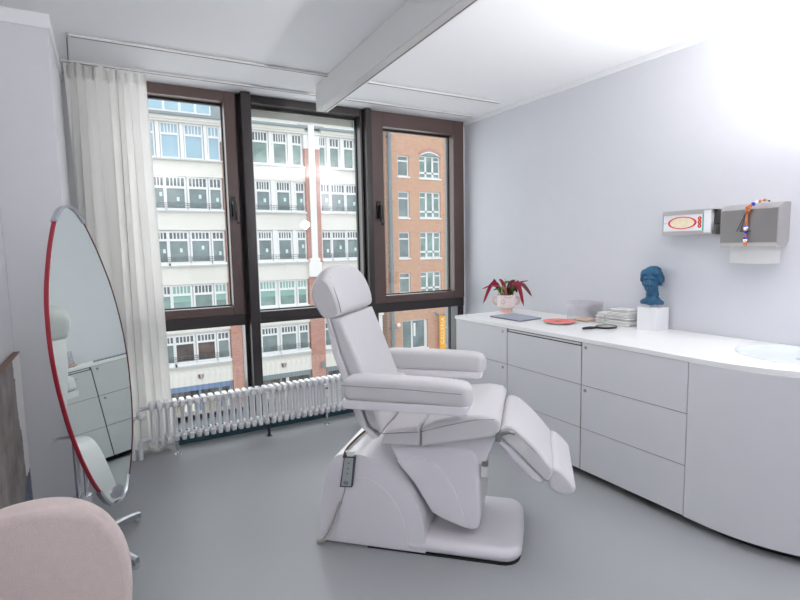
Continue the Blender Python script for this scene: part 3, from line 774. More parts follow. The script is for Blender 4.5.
fin('smile', G().tube(smile, .0022, 6), M['potmark'], pot)
for cx2 in (-.38,):
    fin('cheek', G().tube([onpot(cx2 + .20 * math.cos(2 * PI * k / 18), .093 + .016 * math.sin(2 * PI * k / 18)) for k in range(19)], .0016, 6), M['potmark'], pot)
def leaf(pts, w, m, twist=.3):
    w *= 1.25; P = [Vector(p) for p in smooth_line(pts, 4)]; n = len(P); R = []
    for i, p in enumerate(P):
        tt = (P[min(i + 1, n - 1)] - P[max(i - 1, 0)]).normalized()
        sd = tt.cross(Vector((0, 0, 1)));
        if sd.length < .05: sd = dside.copy()
        sd.normalize(); sd = (sd * math.cos(twist) + tt.cross(sd) * math.sin(twist)).normalized(); no = sd.cross(tt)
        s_ = i / (n - 1); ww = w * (math.sin(PI * min(1, s_ * .92 + .08)) ** .6) + .0008
        R.append([p - sd * ww, p + no * .002 - sd * ww * .2, p + sd * ww, p - no * .001])
    fin('leaf', G().rings(R), m, t, ang=60)
def lf(a, b, c, w, m, tw=.6, fb=0):
    """a,b,c: (side, height) control points in the view plane, fb: reach towards the camera"""
    q = lambda s, z, f: tuple(dside * (-s) + dcam * f + Vector((0, 0, z)))
    leaf([q(a[0], a[1], 0), q(b[0], b[1], fb * .5), q(c[0], c[1], fb)], w, m, tw)
# side axis: positive = towards image right
sgn = 1 if (dside.dot(Vector((0.868, -0.495, 0))) < 0) else -1
def LF(a, b, c, w, m, tw=.6, fb=0):
    s = sgn
    lf((a[0] * s, a[1]), (b[0] * s, b[1]), (c[0] * s, c[1]), w, m, tw, fb)
LF((-.02, .135), (-.11, .255), (-.195, .075), .016, M['leafred'], 1.2, .05)
LF((-.02, .135), (-.10, .26), (-.105, .285), .013, M['leafdark'], 1.1, .04)
LF((-.03, .135), (-.10, .23), (-.205, .20), .009, M['leafred'], .8, .02)
LF((-.01, .135), (-.06, .22), (-.135, .225), .011, M['leafpink'], .8, .03)
LF((0, .135), (-.03, .25), (-.06, .285), .013, M['leafred'], 1.0, .0)
LF((0, .135), (-.005, .25), (-.015, .290), .013, M['leafdark'], 1.0, -.03)
LF((.0, .135), (-.05, .19), (-.075, .145), .016, M['leafgreen'], .9, .06)
LF((-.005, .135), (-.035, .21), (-.04, .155), .017, M['leafpale'], 1.2, .07)
LF((.0, .135), (-.01, .21), (.0, .14), .015, M['leafpink'], 1.2, .075)
LF((.01, .135), (.02, .22), (.025, .145), .015, M['leafdark'], 1.2, .07)
LF((.015, .135), (.05, .205), (.055, .14), .017, M['leafgreen'], 1.2, .06)
LF((.01, .135), (.03, .24), (.075, .275), .015, M['leafdark'], 1.0, -.02)
LF((.01, .135), (.06, .23), (.115, .245), .012, M['leafgreen'], .9, .01)
LF((.015, .135), (.08, .24), (.185, .270), .009, M['leafred'], .7, .0)
LF((.02, .135), (.12, .245), (.215, .135), .015, M['leafdark'], 1.0, .02)
LF((.02, .135), (.09, .26), (.145, .055), .015, M['leafred'], 1.2, .06)
LF((.02, .135), (.07, .22), (.09, .17), .014, M['leafdark'], 1.1, .06)
LF((-.01, .135), (-.02, .24), (.03, .265), .012, M['leafgreen'], .9, .0)
LF((-.02, .135), (-.07, .20), (-.11, .19), .010, M['leafgreen'], .8, .03)

# slate folder
t = thing('folder', 'thin slate grey folder lying on the worktop in front of the potted plant', 'folder', (2.76, 3.06, TZ), 0)
q = [(2.630, 2.97), (2.815, 2.81), (2.975, 3.13), (2.79, 3.30)]
q = [(2.665, 3.225), (2.668, 2.885), (2.905, 2.905), (2.925, 3.245)]
g = G(); g.quadprism([(x, y, TZ) for x, y in q], (0, 0, .009)); fin('pages', g, M['slateedge'], t, True)
cxm, cym = sum(p[0] for p in q) / 4, sum(p[1] for p in q) / 4
g = G(); g.quadprism([(cxm + (x - cxm) * 1.012, cym + (y - cym) * 1.012, TZ + .009) for x, y in q], (0, 0, .003)); fin('cover', g, M['slate'], t, True)
# red dish
t = thing('dish', 'shallow round dish, red inside and white below, on the worktop before the plastic box', 'dish', (2.855, 2.675, TZ))
fin('bowl', G().lathe([(.05, 0), (.085, .003), (.118, .014), (.120, .016), (.115, .0165)], (0, 0, 0), 40), M['dishwhite'], t)
fin('glaze', G().lathe([(.01, .0150), (.1155, .0172), (.1165, .0176), (.085, .0182), (.01, .0168)], (0, 0, 0), 40), M['dishred'], t)
tag(fin('sponge', G().box((2.800, 2.630, TZ + .0184), (2.835, 2.668, TZ + .022), .0015), M['dishgrey'], center=True), 'small grey pad lying in the red dish', 'pad')
# clear plastic box with pads
t = thing('plastic_box', 'clear plastic box with a lilac lid on the worktop against the wall, peach pads inside', 'box', (3.12, 2.66, TZ))
x0, x1, y0, y1, z1 = 3.03, 3.19, 2.565, 2.765, TZ + .128; w_ = .002
g = G().box((x0, y0, TZ), (x1, y1, TZ + w_)).box((x0, y0, TZ + w_), (x0 + w_, y1, z1)).box((x1 - w_, y0, TZ + w_), (x1, y1, z1)).box((x0 + w_, y0, TZ + w_), (x1 - w_, y0 + w_, z1)).box((x0 + w_, y1 - w_, TZ + w_), (x1 - w_, y1, z1))
fin('tub', g, M['plastic'], t, True)
fin('lid', G().box((x0 - .004, y0 - .004, z1 + .0002), (x1 + .004, y1 + .004, z1 + .016), .004), M['lidplastic'], t, True)
tag(fin('pad_stack', G().box((x0 + .006, y0 + .008, TZ + .0025), (x1 - .03, y1 - .06, TZ + .020), .006, 3), M['peach'], center=True), 'flat peach pad lying on the bottom of the clear plastic box', 'pad')
bpy.data.objects['pad_stack'].name = 'cosmetic_pad'
# folded white cloths
def cloth(x0, x1, y0, y1, z0, z1, label, seed):
    rnd = random.Random(seed); g = G(); n = 3
    dz = (z1 - z0) / n
    for k in range(n):
        a, b = z0 + k * dz, z0 + (k + 1) * dz + .0004
        jx, jy = rnd.uniform(-.005, .005), rnd.uniform(-.006, .006)
        pr = [(x0 + jx + .006, a), (x1 + jx - .006, a), (x1 + jx, a + .002), (x1 + jx + .002, (a + b) / 2), (x1 + jx, b - .002), (x1 + jx - .006, b), (x0 + jx + .006, b), (x0 + jx - .003, (a + b) / 2)]
        g.prism(pr, y0 + jy, y1 + jy, min(.006, dz * .45), 3)
    bmesh.ops.subdivide_edges(g.bm, edges=[e for e in g.bm.edges if e.calc_length() > .03], cuts=3)
    for v in g.bm.verts:
        v.co += Vector((math.sin(v.co.y * 90 + seed), math.sin(v.co.x * 80 + seed * 2), .6 * math.sin(v.co.y * 60 + v.co.x * 40 + seed))) * .0016
    tag(fin('folded_cloth', g, M['terry'], center=True, ang=60), label, 'cloth', 'folded white cloths on the worktop')
cloth(3.075, 3.215, 2.262, 2.455, TZ + .001, TZ + .034, 'folded white cloth at the bottom of the taller stack beside the plinth', 1)
cloth(3.080, 3.214, 2.265, 2.452, TZ + .0355, TZ + .064, 'folded white cloth second from the bottom of the taller stack', 2)
cloth(3.078, 3.212, 2.268, 2.448, TZ + .0655, TZ + .092, 'folded white cloth second from the top of the taller stack', 3)
cloth(3.09, 3.205, 2.29, 2.425, TZ + .0935, TZ + .114, 'folded white cloth on top of the taller stack', 4)
cloth(3.08, 3.18, 2.474, 2.545, TZ + .001, TZ + .030, 'small folded white cloth at the bottom of the lower stack by the plastic box', 5)
cloth(3.085, 3.18, 2.476, 2.542, TZ + .0315, TZ + .057, 'small folded white cloth in the middle of the lower stack by the plastic box', 6)
cloth(3.09, 3.178, 2.480, 2.54, TZ + .0585, TZ + .077, 'small folded white cloth on top of the lower stack by the plastic box', 7)
# hand mirror
t = thing('hand_mirror', 'black round hand mirror with a handle lying on the worktop in front of the cloths', 'mirror', (2.93, 2.335, TZ))
g = G().lathe([(.06, 0), (.069, .002), (.071, .008), (.069, .013), (.06, .013), (.059, .0105), (.02, .0105)], (2.94, 2.335, TZ), 36, 1.15, .9)
fin('rim', g, M['black'], t, True)
fin('glass', G().lathe([(.02, .0108), (.0588, .0108), (.0585, .0118), (.02, .0120)], (2.94, 2.335, TZ), 36, 1.15, .9), M['mirror'], t, True)
hv = smooth_line([(2.868, 2.348, TZ + .008), (2.83, 2.352, TZ + .009), (2.79, 2.357, TZ + .011), (2.742, 2.362, TZ + .010)], 3)
fin('handle', G().tube(hv, [.0075, .0075, .008, .009, .0095, .010, .0095, .009, .0085, .0075][:len(hv)], 10), M['black'], t, True)

# plinth and bust
bx0, by0 = 3.065, 2.055
tag(fin('plinth_block', G().box((bx0, by0, TZ), (bx0 + .135, by0 + .137, 1.03), .002), M['cube'], center=True), 'small white cube plinth on the worktop under the blue bust', 'plinth')
def bust():
    g = G(); c = Vector((bx0 + .07, by0 + .082, 1.034))
    SC = 1.22; fz = math.atan2(-.30, -.95)                   # facing direction
    R = Matrix.Rotation(fz, 3, 'Z')
    def e(p, r, tilt=0):
        rot = R @ Matrix.Rotation(tilt, 3, 'Y')
        p = Vector(p)
        if p.z > .10: p.z -= .022; p.x -= .0
        k = SC * 1.12 if p.z > .075 else SC * .92
        p = Vector((p.x * k, p.y * k, (.085 + (p.z - .085) * SC * 1.12) if p.z > .075 else p.z))
        g.ell(c + R @ p, [q_ * k for q_ in r], 18, 12, rot)
    e((.004, 0, .178), (.048, .040, .056))            # skull
    e((.026, 0, .150), (.027, .031, .047))            # face
    e((.034, 0, .118), (.017, .018, .015))            # chin
    e((.052, 0, .156), (.009, .0065, .019), -.25)     # nose
    e((.056, 0, .147), (.007, .008, .006))            # nose tip
    e((.046, .016, .145), (.010, .011, .012)); e((.046, -.016, .145), (.010, .011, .012))
    e((.047, 0, .133), (.008, .013, .0045)); e((.046, 0, .127), (.008, .011, .005))
    e((.043, 0, .176), (.012, .026, .007))            # brow
    # hair: parted waves, bun
    for s in (-1, 1):
        e((.030, s * .020, .205), (.022, .024, .015), .5); e((.012, s * .036, .190), (.026, .014, .026), .3)
        e((-.012, s * .038, .172), (.024, .013, .026), .2); e((.022, s * .040, .172), (.014, .009, .016))
        e((.000, s * .041, .150), (.009, .006, .013))   # ear
    e((-.012, 0, .215), (.042, .036, .020)); e((-.035, 0, .190), (.030, .036, .034))
    e((-.060, 0, .172), (.024, .026, .024)); e((-.050, 0, .150), (.022, .024, .02))
    # neck and the cut of the shoulders
    for k in range(7):
        f = k / 6; e((-.012 + .004 * f, 0, .125 - .075 * f), (.026 + .010 * f * f, .025 + .012 * f * f, .016))
    e((.004, 0, .030), (.036, .046, .024)); e((.0, .034, .024), (.026, .026, .018)); e((.0, -.034, .024), (.026, .026, .018))
    e((-.030, 0, .036), (.024, .040, .022)); e((.020, 0, .018), (.020, .030, .016))
    e((.0, .055, .018), (.018, .014, .013)); e((-.01, -.055, .018), (.018, .014, .013))
    o = fin('bust', g, M['bustblue'])
    m = o.modifiers.new('r', 'REMESH'); m.mode = 'VOXEL'; m.voxel_size = .0028; m.use_smooth_shade = True
    s = o.modifiers.new('s', 'SMOOTH'); s.iterations = 3; s.factor = .5
    bpy.context.view_layer.update()
    dg = bpy.context.evaluated_depsgraph_get(); me = bpy.data.meshes.new_from_object(o.evaluated_get(dg))
    o.modifiers.clear(); o.data = me
    if not me.materials: me.materials.append(M['bustblue'])
    me.transform(Matrix.Translation((-c.x, -c.y, -1.0302))); o.location = (c.x, c.y, 1.0302)
    zmin = min(v.co.z for v in me.vertices); me.transform(Matrix.Translation((0, 0, -zmin + .010)))
    root = thing('portrait_bust', 'blue classical head bust with bound hair standing on the white cube plinth', 'bust', (c.x, c.y, 1.0302))
    o.name = 'figure'; o.location = (0, 0, 0); o.parent = root
    fin('stem', G().lathe([(.012, 0), (.012, .014)], (0, 0, 0), 14), M['greychrome'], root)
bust()

# ------------------------------------------------------------------ on the right wall
# steel holder with a carton of gloves
y0, y1, z0, z1, xf = 1.738, 2.070, 1.494, 1.646, 3.125
t = thing('mounted_glove_dispenser', 'flat steel wall holder carrying a glove carton, beside the paper towel dispenser', 'glove dispenser', (XR, 1.9, 1.5))
g = G().box((XR - .004, y0, z0), (XR - .0008, y1, z1), .001).box((xf, y0 + .02, z0), (XR - .004, y1, z0 + .003)).box((xf, y0 + .02, z1 - .003), (XR - .004, y1, z1)).box((xf, y1 - .003, z0 + .003), (XR - .004, y1, z1 - .003))
g.box((xf - .002, y0 + .02, z1 - .026), (xf, y1, z1)).box((xf - .002, y0 + .02, z0), (xf, y1, z0 + .026)).box((xf, y0 - .0, z0 + .003), (xf + .07, y0 + .003, z0 + .06)).box((xf, y0, z0), (XR - .004, y0 + .02, z0 + .003))
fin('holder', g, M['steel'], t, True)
fin('inner_liner', G().box((XR - .030, y0 + .006, z0 + .006), (XR - .006, y1 - .006, z1 - .006)), M['steeldark'], t, True)
t = thing('glove_carton', 'white carton with a red-rimmed oval opening in the steel wall holder', 'carton', (3.17, 1.9, 1.5))
fin('carton', G().box((xf + .0012, y0 + .045, z0 + .0045), (XR - .032, y1 - .004, z1 - .0045), .002), M['card'], t, True)
fin('flap', G().box((xf - .006, y0 + .024, z0 + .012), (xf - .0025, y0 + .066, z1 - .008), .001), M['card'], t, True)
def yz_ell(g, cy, cz, ry, rz_, xa, xb, n=40):
    g.rings([[(x, cy + ry * math.cos(2 * PI * k / n), cz + rz_ * math.sin(2 * PI * k / n)) for k in range(n)] for x in (xa, xb)])
    return g
cy, cz = 1.942, 1.570
g = G(); n = 48
prof = [(1.0, 0), (1.0, .0015), (.86, .0015), (.86, 0)]
g.rings([[(xf + .0012 - d, cy + (.0915) * f * math.cos(2 * PI * k / n), cz + .038 * f * math.sin(2 * PI * k / n)) for k in range(n)] for f, d in prof], cap=False)
fin('oval_rim', g, M['cardred'], t, True)
fin('oval_opening', yz_ell(G(), cy, cz, .079, .0325, xf + .0012, xf + .0004), M['cardcream'], t, True)
for k, dz in enumerate((.022, 0, -.022)):
    fin('red_mark', yz_ell(G(), 1.8325, cz + dz, .0115, .0125, xf + .0012, xf + .0002, 20), M['cardred'], t, True)
    fin('mark_centre', yz_ell(G(), 1.8325, cz + dz, .004, .0055, xf + .0003, xf - .0003, 12), M['cardgold'], t, True)
fin('teal_stripe', G().box((xf - .0022, y0 + .070, z0 + .026), (xf + .0012, y0 + .076, z1 - .026)), M['cardteal'], t, True)
fin('teal_dash', G().box((xf + .0002, y1 - .026, cz - .002), (xf + .0012, y1 - .012, cz + .002)), M['cardteal'], t, True)

# paper towel dispenser
y0, y1, z0, z1, xf = 1.400, 1.694, 1.440, 1.626, 3.098
t = thing('towel_dispenser', 'brushed steel paper towel dispenser on the wall above the worktop', 'towel dispenser', (XR, 1.55, 1.42))
pr = [(XR - .0008, 1.452), (XR - .0008, 1.658), (XR - .06, 1.658), (xf, z1), (xf, z0), (xf + .022, 1.418), (XR - .03, 1.418)]
g = G(); n = len(pr)
flare = lambda x: .02 * (x - xf) / (XR - xf)
a = [(x, y0, z) for x, z in pr]; b = [(x, y1 + flare(x) * 1.5, z) for x, z in pr]
g.rings([a, b]); 
fin('housing', g, M['steel'], t, True, ang=20)
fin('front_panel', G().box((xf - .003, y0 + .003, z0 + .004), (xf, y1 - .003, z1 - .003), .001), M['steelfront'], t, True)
fin('lock', G().tube([(XR - .02 - .05, y0 + .01, 1.417), (XR - .07, y0 + .01, 1.411)], .006, 10), M['lock'], t, True)
# the sheet hanging out
t = thing('hanging_paper_towel', 'white paper towel sheet hanging out below the steel dispenser', 'paper towel', (3.16, 1.51, 1.33))
rows = []
for k in range(9):
    s_ = k / 8; row = []
    for j in range(17):
        u = j / 16; y = 1.392 + .258 * u
        x = 3.128 + .010 * math.sin(PI * u) * (1 - s_) - .006 * s_; z = 1.434 - .105 * s_ + (.016 * math.sin(PI * u) if k < 1 else 0) - .004 * math.sin(PI * u) * s_
        row.append((x - (.012 if k == 1 else 0), y, z if k else z - .018))
    rows.append(row)
g = G(); V = [[g.bm.verts.new(p) for p in r] for r in rows]; fs = []
for i in range(len(V) - 1):
    for j in range(16): fs.append(g.bm.faces.new((V[i][j], V[i][j + 1], V[i + 1][j + 1], V[i + 1][j])))
bmesh.ops.solidify(g.bm, geom=fs, thickness=.0025)
fin('sheet', g, M['paper'], t, True, ang=70)
# bead charm
yb = 1.547; xb = xf - .016
t = thing('bead_string', 'string of orange, blue and white beads draped over the towel dispenser', 'beads', (xb, yb, 1.44))
path = smooth_line([(3.19, 1.485, 1.665), (3.155, 1.492, 1.672), (3.12, 1.515, 1.662), (3.098, 1.535, 1.645), (xb, 1.545, 1.620), (xb, 1.548, 1.56), (xb, 1.550, 1.50), (xb, 1.550, 1.440)], 6)
fin('string', G().tube(path, .0015, 6), M['wire'], t, True)
for f, r, m in ((.06, .005, 'wire'), (.17, .0085, 'beadwood'), (.25, .009, 'beadwood'), (.33, .010, 'beadwhite'), (.40, .011, 'beadblue'), (.47, .010, 'beadwood'), (.55, .011, 'beadwood'), (.83, .012, 'beadwhite'), (.79, .009, 'beadblue'), (.86, .008, 'beadblue'), (.945, .010, 'beadblue'), (.965, .011, 'beadwhite')):
    p = path[int(f * (len(path) - 1))]
    fin('bead', G().ell(p, (r, r, r), 14, 8), M[m], t, True)
for zc, r in ((1.632, .013), (1.615, .012), (1.436, .011)):
    fin('bead', G().ell((xb - .002, 1.548 - .006 * (zc > 1.6), zc), (r, r, r), 14, 8), M['beadwood'], t, True)
fin('wooden_rod', G().tube([(xb, 1.547, 1.600), (xb, 1.550, 1.495)], .006, 8), M['beadwood'], t, True)
fin('wooden_rod', G().tube([(xb, 1.550, 1.505), (xb, 1.550, 1.47)], .0055, 8), M['beadwood'], t, True)
g = G().tube([(xb + .004, 1.553, 1.61), (xf - .006, 1.582, 1.505), (xf - .006, 1.602, 1.505), (xb + .004, 1.553, 1.61)], .0016, 6).tube([(xf - .006, 1.582, 1.505), (xf - .006, 1.525, 1.505)], .0016, 6)
fin('thin_dark_lines', g, M['wire'], t, True)  # thin dark lines forming a triangle on the dispenser front

# ------------------------------------------------------------------ outside
K = 38 / 28
fx = lambda x: x * K
fz = lambda z: 1.45 + (z - 1.45) * K
D = 38.0
GZ = fz(-8.2)
struct('exterior_street', G().box((-40, 8, GZ - .5), (70, D - 3, GZ)), M['asphalt'])
struct('exterior_pavement', G().box((-40, D - 3, GZ - .5), (70, D + 1, GZ + .12)), M['pavement'])

ob = thing('office_building', 'white plastered office building with red brick piers across the street', 'building', (fx(8), D, GZ))
XA, XB = fx(-3.2), fx(14.75)
wallb = G().box((XA, D + .30, GZ), (XB, D + 9, fz(8.1)))
fin('rear_wall', wallb, M['plasterw'], ob, True)
# spandrel bands: (z0,z1)
g = G()
for a, b in ((7.75, 8.0), (5.18, 5.93), (2.53, 3.42), (-.21, .70), (-2.67, -1.90), (-5.44, -4.45)):
    g.box((XA, D, fz(a)), (XB, D + .30, fz(b)))
fin('spandrel', g, M['plaster'], ob, True)
bays = {
 0: dict(lo=-2.9, hi=1.25, w=[(-2.6, -2.15), (-1.95, -1.15), (-.9, -.1), (.15, .6)]),
 1: dict(lo=2.2, hi=5.5, w=[(2.30, 2.72), (2.86, 3.68), (3.90, 4.72), (4.92, 5.42)], A=[(2.08, 2.40), (2.78, 3.50), (3.87, 4.62), (4.97, 5.43)]),
 2: dict(lo=6.35, hi=9.97, w=[(6.42, 6.95), (7.24, 8.05), (8.33, 9.14), (9.38, 9.84)], A=[(6.35, 6.8), (7.17, 7.92), (8.30, 8.96), (9.35, 9.81)], B=[(6.45, 6.9), (7.29, 7.94), (8.39, 9.06), (9.47, 9.88)], C=[(6.45, 6.9), (7.29, 7.94), (8.39, 9.06), (9.47, 9.88)]),
 3: dict(lo=10.86, hi=14.6, w=[(10.93, 11.40), (11.56, 12.34), (12.50, 13.30), (13.5, 14.0)], A=[(10.90, 11.22), (11.55, 12.05), (12.42, 12.95), (13.3, 13.8)]),
}
# piers of brick between the bays, the pale pillar in front of the last one
def pier(x0, x1):
    fin('brick_pier', G().box((fx(x0), D - .10, GZ), (fx(x1), D + .32, fz(7.0))), M['brickred'], ob, True)
pier(1.3, 2.1); pier(5.55, 6.30); pier(9.98, 10.82)
fin('pier_cap', G().box((fx(5.5), D - .12, fz(7.0)), (fx(6.35), D + .3, fz(7.75))).box((fx(9.93), D - .12, fz(7.0)), (fx(10.86), D + .3, fz(7.75))), M['plasterw'], ob, True)
g = G().box((fx(10.17), D - .30, fz(.72)), (fx(10.52), D - .10, fz(9.2)), .03).box((fx(9.95), D - .40, fz(-.1)), (fx(10.72), D - .10, fz(.72)), .05).box((fx(10.02), D - .35, fz(.72)), (fx(10.62), D - .10, fz(.95)), .04)
fin('pillar', g, M['plasterw'], ob, True)
# cornice, gutter, mansard roof with dormers
g = G().box((XA, D - .35, fz(7.86)), (fx(9.95), D + .3, fz(8.02))).box((fx(10.9), D - .35, fz(7.86)), (XB, D + .3, fz(8.02))).box((XA, D - .22, fz(7.76)), (XB, D + .3, fz(7.86)))
fin('cornice', g, M['plaster'], ob, True)
g = G().box((XA, D - .55, fz(8.02)), (fx(10.05), D - .2, fz(8.16)), .03).box((fx(10.8), D - .55, fz(8.02)), (XB, D - .2, fz(8.16)), .03)
fin('gutter', g, M['zinc'], ob, True)
g = G(); g.quadprism([(XA, D - .2, fz(8.1)), (XA, D + .9, fz(10.6)), (XA, D + 8.5, fz(11.4)), (XA, D + 8.5, fz(8.1))], (XB - XA, 0, 0))
fin('roof', g, M['zinc'], ob, True)
def dormer(x0, x1, n):
    d = fin('dormer', G().box((fx(x0), D - .15, fz(8.16)), (fx(x1), D + 1.2, fz(9.15))).box((fx(x0) - .1, D - .3, fz(9.15)), (fx(x1) + .1, D + 1.4, fz(9.28))), M['winwhite'], ob, True)
    w = (x1 - x0) / n
    for k in range(n):
        g = G().box((fx(x0 + k * w + .06), D - .18, fz(8.32)), (fx(x0 + (k + 1) * w - .06), D - .14, fz(9.05))); g.bm.transform(RM[ob.name].inverted())
        fin('pane', g, M['paneblue'], d)
dormer(-2.6, .8, 4); dormer(2.2, 5.1, 4); dormer(6.6, 9.6, 4); dormer(11.1, 14.2, 4)
rows = [  # top-light top, top-light bottom, main top, main bottom, sill bottom
 ('A', 7.68, 7.27, 7.16, 6.11, 5.94), ('B', 5.10, 4.70, 4.58, 3.62, 3.45), ('C', 2.40, 2.09, 1.98, .94, .74),
 ('D', -.30, -.66, -.78, -1.58, -1.84), ('E', -2.86, -3.16, -3.26, -4.16, -4.38)]
rr = random.Random(3)
def win(x0, x1, row, pane, blind=None, note=False):
    nm, t1, t0, m1, m0, s0 = row
    X0, X1 = fx(x0), fx(x1); yf = D + .12; g = G(); fr = .10
    frame2d(g, X0 - fr, X1 + fr, fz(m0) - fr, fz(t1) + fr, fr, yf, D + .30)
    g.box((X0, yf, fz(m1)), (X1, D + .30, fz(t0)))
    nb = 5 if (x1 - x0) > .6 else 3
    for k in range(1, nb):
        xx = X0 + (X1 - X0) * k / nb
        g.box((xx - .035, yf + .02, fz(t0)), (xx + .035, D + .28, fz(t1)))
    g.box((X0 - fr - .06, D - .10, fz(s0) + .02), (X1 + fr + .06, D + .30, fz(m0) - fr))
    w = fin('window', g, M['winwhite'], ob, True)
    def sub(nm_, lo, hi, m):
        g = G().box(lo, hi); g.bm.transform(RM[ob.name].inverted()); fin(nm_, g, m, w)
    sub('pane', (X0, D + .20, fz(m0)), (X1, D + .24, fz(m1)), M[pane])
    sub('top_light', (X0, D + .20, fz(t0)), (X1, D + .24, fz(t1)), M[blind] if blind else M['panetop' if pane != 'paneblue' else 'paneblue'])
    if blind: sub('blind', (X0, D + .185, fz(m1 - .32)), (X1, D + .199, fz(m1)), M[blind])
    nz_ = rr.uniform(.25, .6)
    if note: sub('note', (X0 + (X1 - X0) * .55, D + .19, fz(m0 + nz_)), (X0 + (X1 - X0) * .55 + .17, D + .199, fz(m0 + nz_ + .2)), M['note'])
for b, bay in bays.items():
    for row in rows:
        for i, (x0, x1) in enumerate(bay.get(row[0], bay['w'])):
            nm = row[0]; bl = None
            if nm == 'A': pane = 'paneblue' if b < 2 else 'panegreen'
            elif nm in 'BC': pane = 'panedark'
            elif nm == 'D': pane = 'panegreen'; bl = 'blindgreen' if (b in (2,) or i in (1, 3)) else None
            else: pane = 'panewarm' if b == 1 and i in (1, 2) else 'panedark'
            win(x0, x1, row, pane, bl, nm in 'BC' and rr.random() < .75)
    # balcony rails before the B, C and E rows
    g = G()
    for z0, h_ in ((3.66, .20), (.98, .20), (-4.10, .22)):
        for k in range(3): g.box((fx(bay['lo'] + .1), D + .02, fz(z0 + h_ * k / 2) - .015), (fx(bay['hi'] - .1), D + .05, fz(z0 + h_ * k / 2) + .015))
        for k in range(9):
            xx = fx(bay['lo'] + .1 + (bay['hi'] - bay['lo'] - .2) * k / 8); g.box((xx - .015, D + .02, fz(z0)), (xx + .015, D + .05, fz(z0 + h_)))
    fin('railing', g, M['rail_dark'], ob, True)
    g = G()
    for z in (5.93, 3.42, .70, -1.90, -4.45): g.box((fx(bay['lo']), D - .20, fz(z)), (fx(bay['hi']), D + .3, fz(z + .07)))
    fin('ledge', g, M['ledge'], ob, True)
    # piers between the windows
    g = G(); ws = bay['w']
    for i in range(3):
        wa = bay.get('A', ws); ma = (wa[i][1] + wa[i + 1][0]) / 2; ha = max(.02, (wa[i + 1][0] - wa[i][1]) / 2 - .10)
        wc = bay.get('C', ws); m_ = (wc[i][1] + wc[i + 1][0]) / 2; hw = max(.02, (wc[i + 1][0] - wc[i][1]) / 2 - .10)
        g.box((fx(ma - ha), D + .0, fz(5.93)), (fx(ma + ha), D + .3, fz(7.80)))
        if b in (2, 3): g.box((fx(m_ - hw), D + .03, fz(.72)), (fx(m_ + hw), D + .3, fz(5.2)))
    fin('mullion_pier', g, M['plasterw'], ob, True)
    # shop front at street level
    X0, X1 = fx(bay['lo'] + .05), fx(bay['hi'] - .05)
    s = fin('shop_front', G().box((X0, D + .05, fz(-5.72)), (X1, D + .30, fz(-5.44))).box((X0, D + .05, GZ + .12), (X0 + .12, D + .3, fz(-5.7))).box((X1 - .12, D + .05, GZ + .12), (X1, D + .3, fz(-5.7))).box(((X0 + X1) / 2 - .06, D + .05, GZ + .12), ((X0 + X1) / 2 + .06, D + .3, fz(-5.7))), M['shopblue'] if b < 2 else M['pipe'], ob, True)
    g = G().box((X0 + .12, D + .22, GZ + .2), (X1 - .12, D + .26, fz(-5.72))); g.bm.transform(RM[ob.name].inverted()); fin('pane', g, M['shopmix'], s)
    for q_ in range(9):
        xx = X0 + .3 + (X1 - X0 - .6) * q_ / 8; hh = rr.uniform(.3, 1.0); g = G()
        g.box((xx - .12, D + .16, fz(-6.9)), (xx + .12, D + .215, fz(-6.9 + hh * 1.2))); g.bm.transform(RM[ob.name].inverted()); fin('display_piece', g, rr.choice([M['shopgoods'], M['panewarm'], M['plaster'], M['panedark']]), s)
# round crests
for cx2, cz2 in ((3.93, -5.0), (8.33, -4.98)):
    n = 20; r = .24; X, Z = fx(cx2), fz(cz2)
    c_ = fin('crest', G().rings([[(X + r * math.cos(2 * PI * k / n), y, Z + r * math.sin(2 * PI * k / n)) for k in range(n)] for y in (D, D - .05)]), M['plaster'], ob, True)
    for s_, m in ((-1, 'crestred'), (1, 'crestgrey')):
        prf = [(X + s_ * .03, Z + .17), (X + s_ * .19, Z + .17), (X + s_ * .19, Z - .02), (X + s_ * .12, Z - .15), (X + s_ * .03, Z - .19)]
        g = G().prism(prf, D - .09, D - .05); g.bm.transform(RM[ob.name].inverted()); fin('crest_half', g, M[m], c_)
# wall lamp on the brick pier
t = thing('wall_lamp', 'small grey box lamp on the brick pier of the white building', 'wall lamp', (fx(10.6), D - .1, fz(-5.2)))
fin('lamp_body', G().box((fx(10.52), D - .38, fz(-5.4)), (fx(10.70), D - .12, fz(-5.05)), .03), M['pipe'], t, True)
fin('lamp_bracket', G().box((fx(10.58), D - .14, fz(-5.32)), (fx(10.64), D - .10, fz(-5.12))), M['pipe'], t, True)

# orange brick building
Ko = 39 / 36
gx = lambda x: x * Ko
gz = lambda z: 1.45 + (z - 1.45) * Ko
DO = 39.0
bb = thing('brick_building', 'orange brick building with white windows across the street', 'building', (gx(23), DO, GZ))
bw = G()
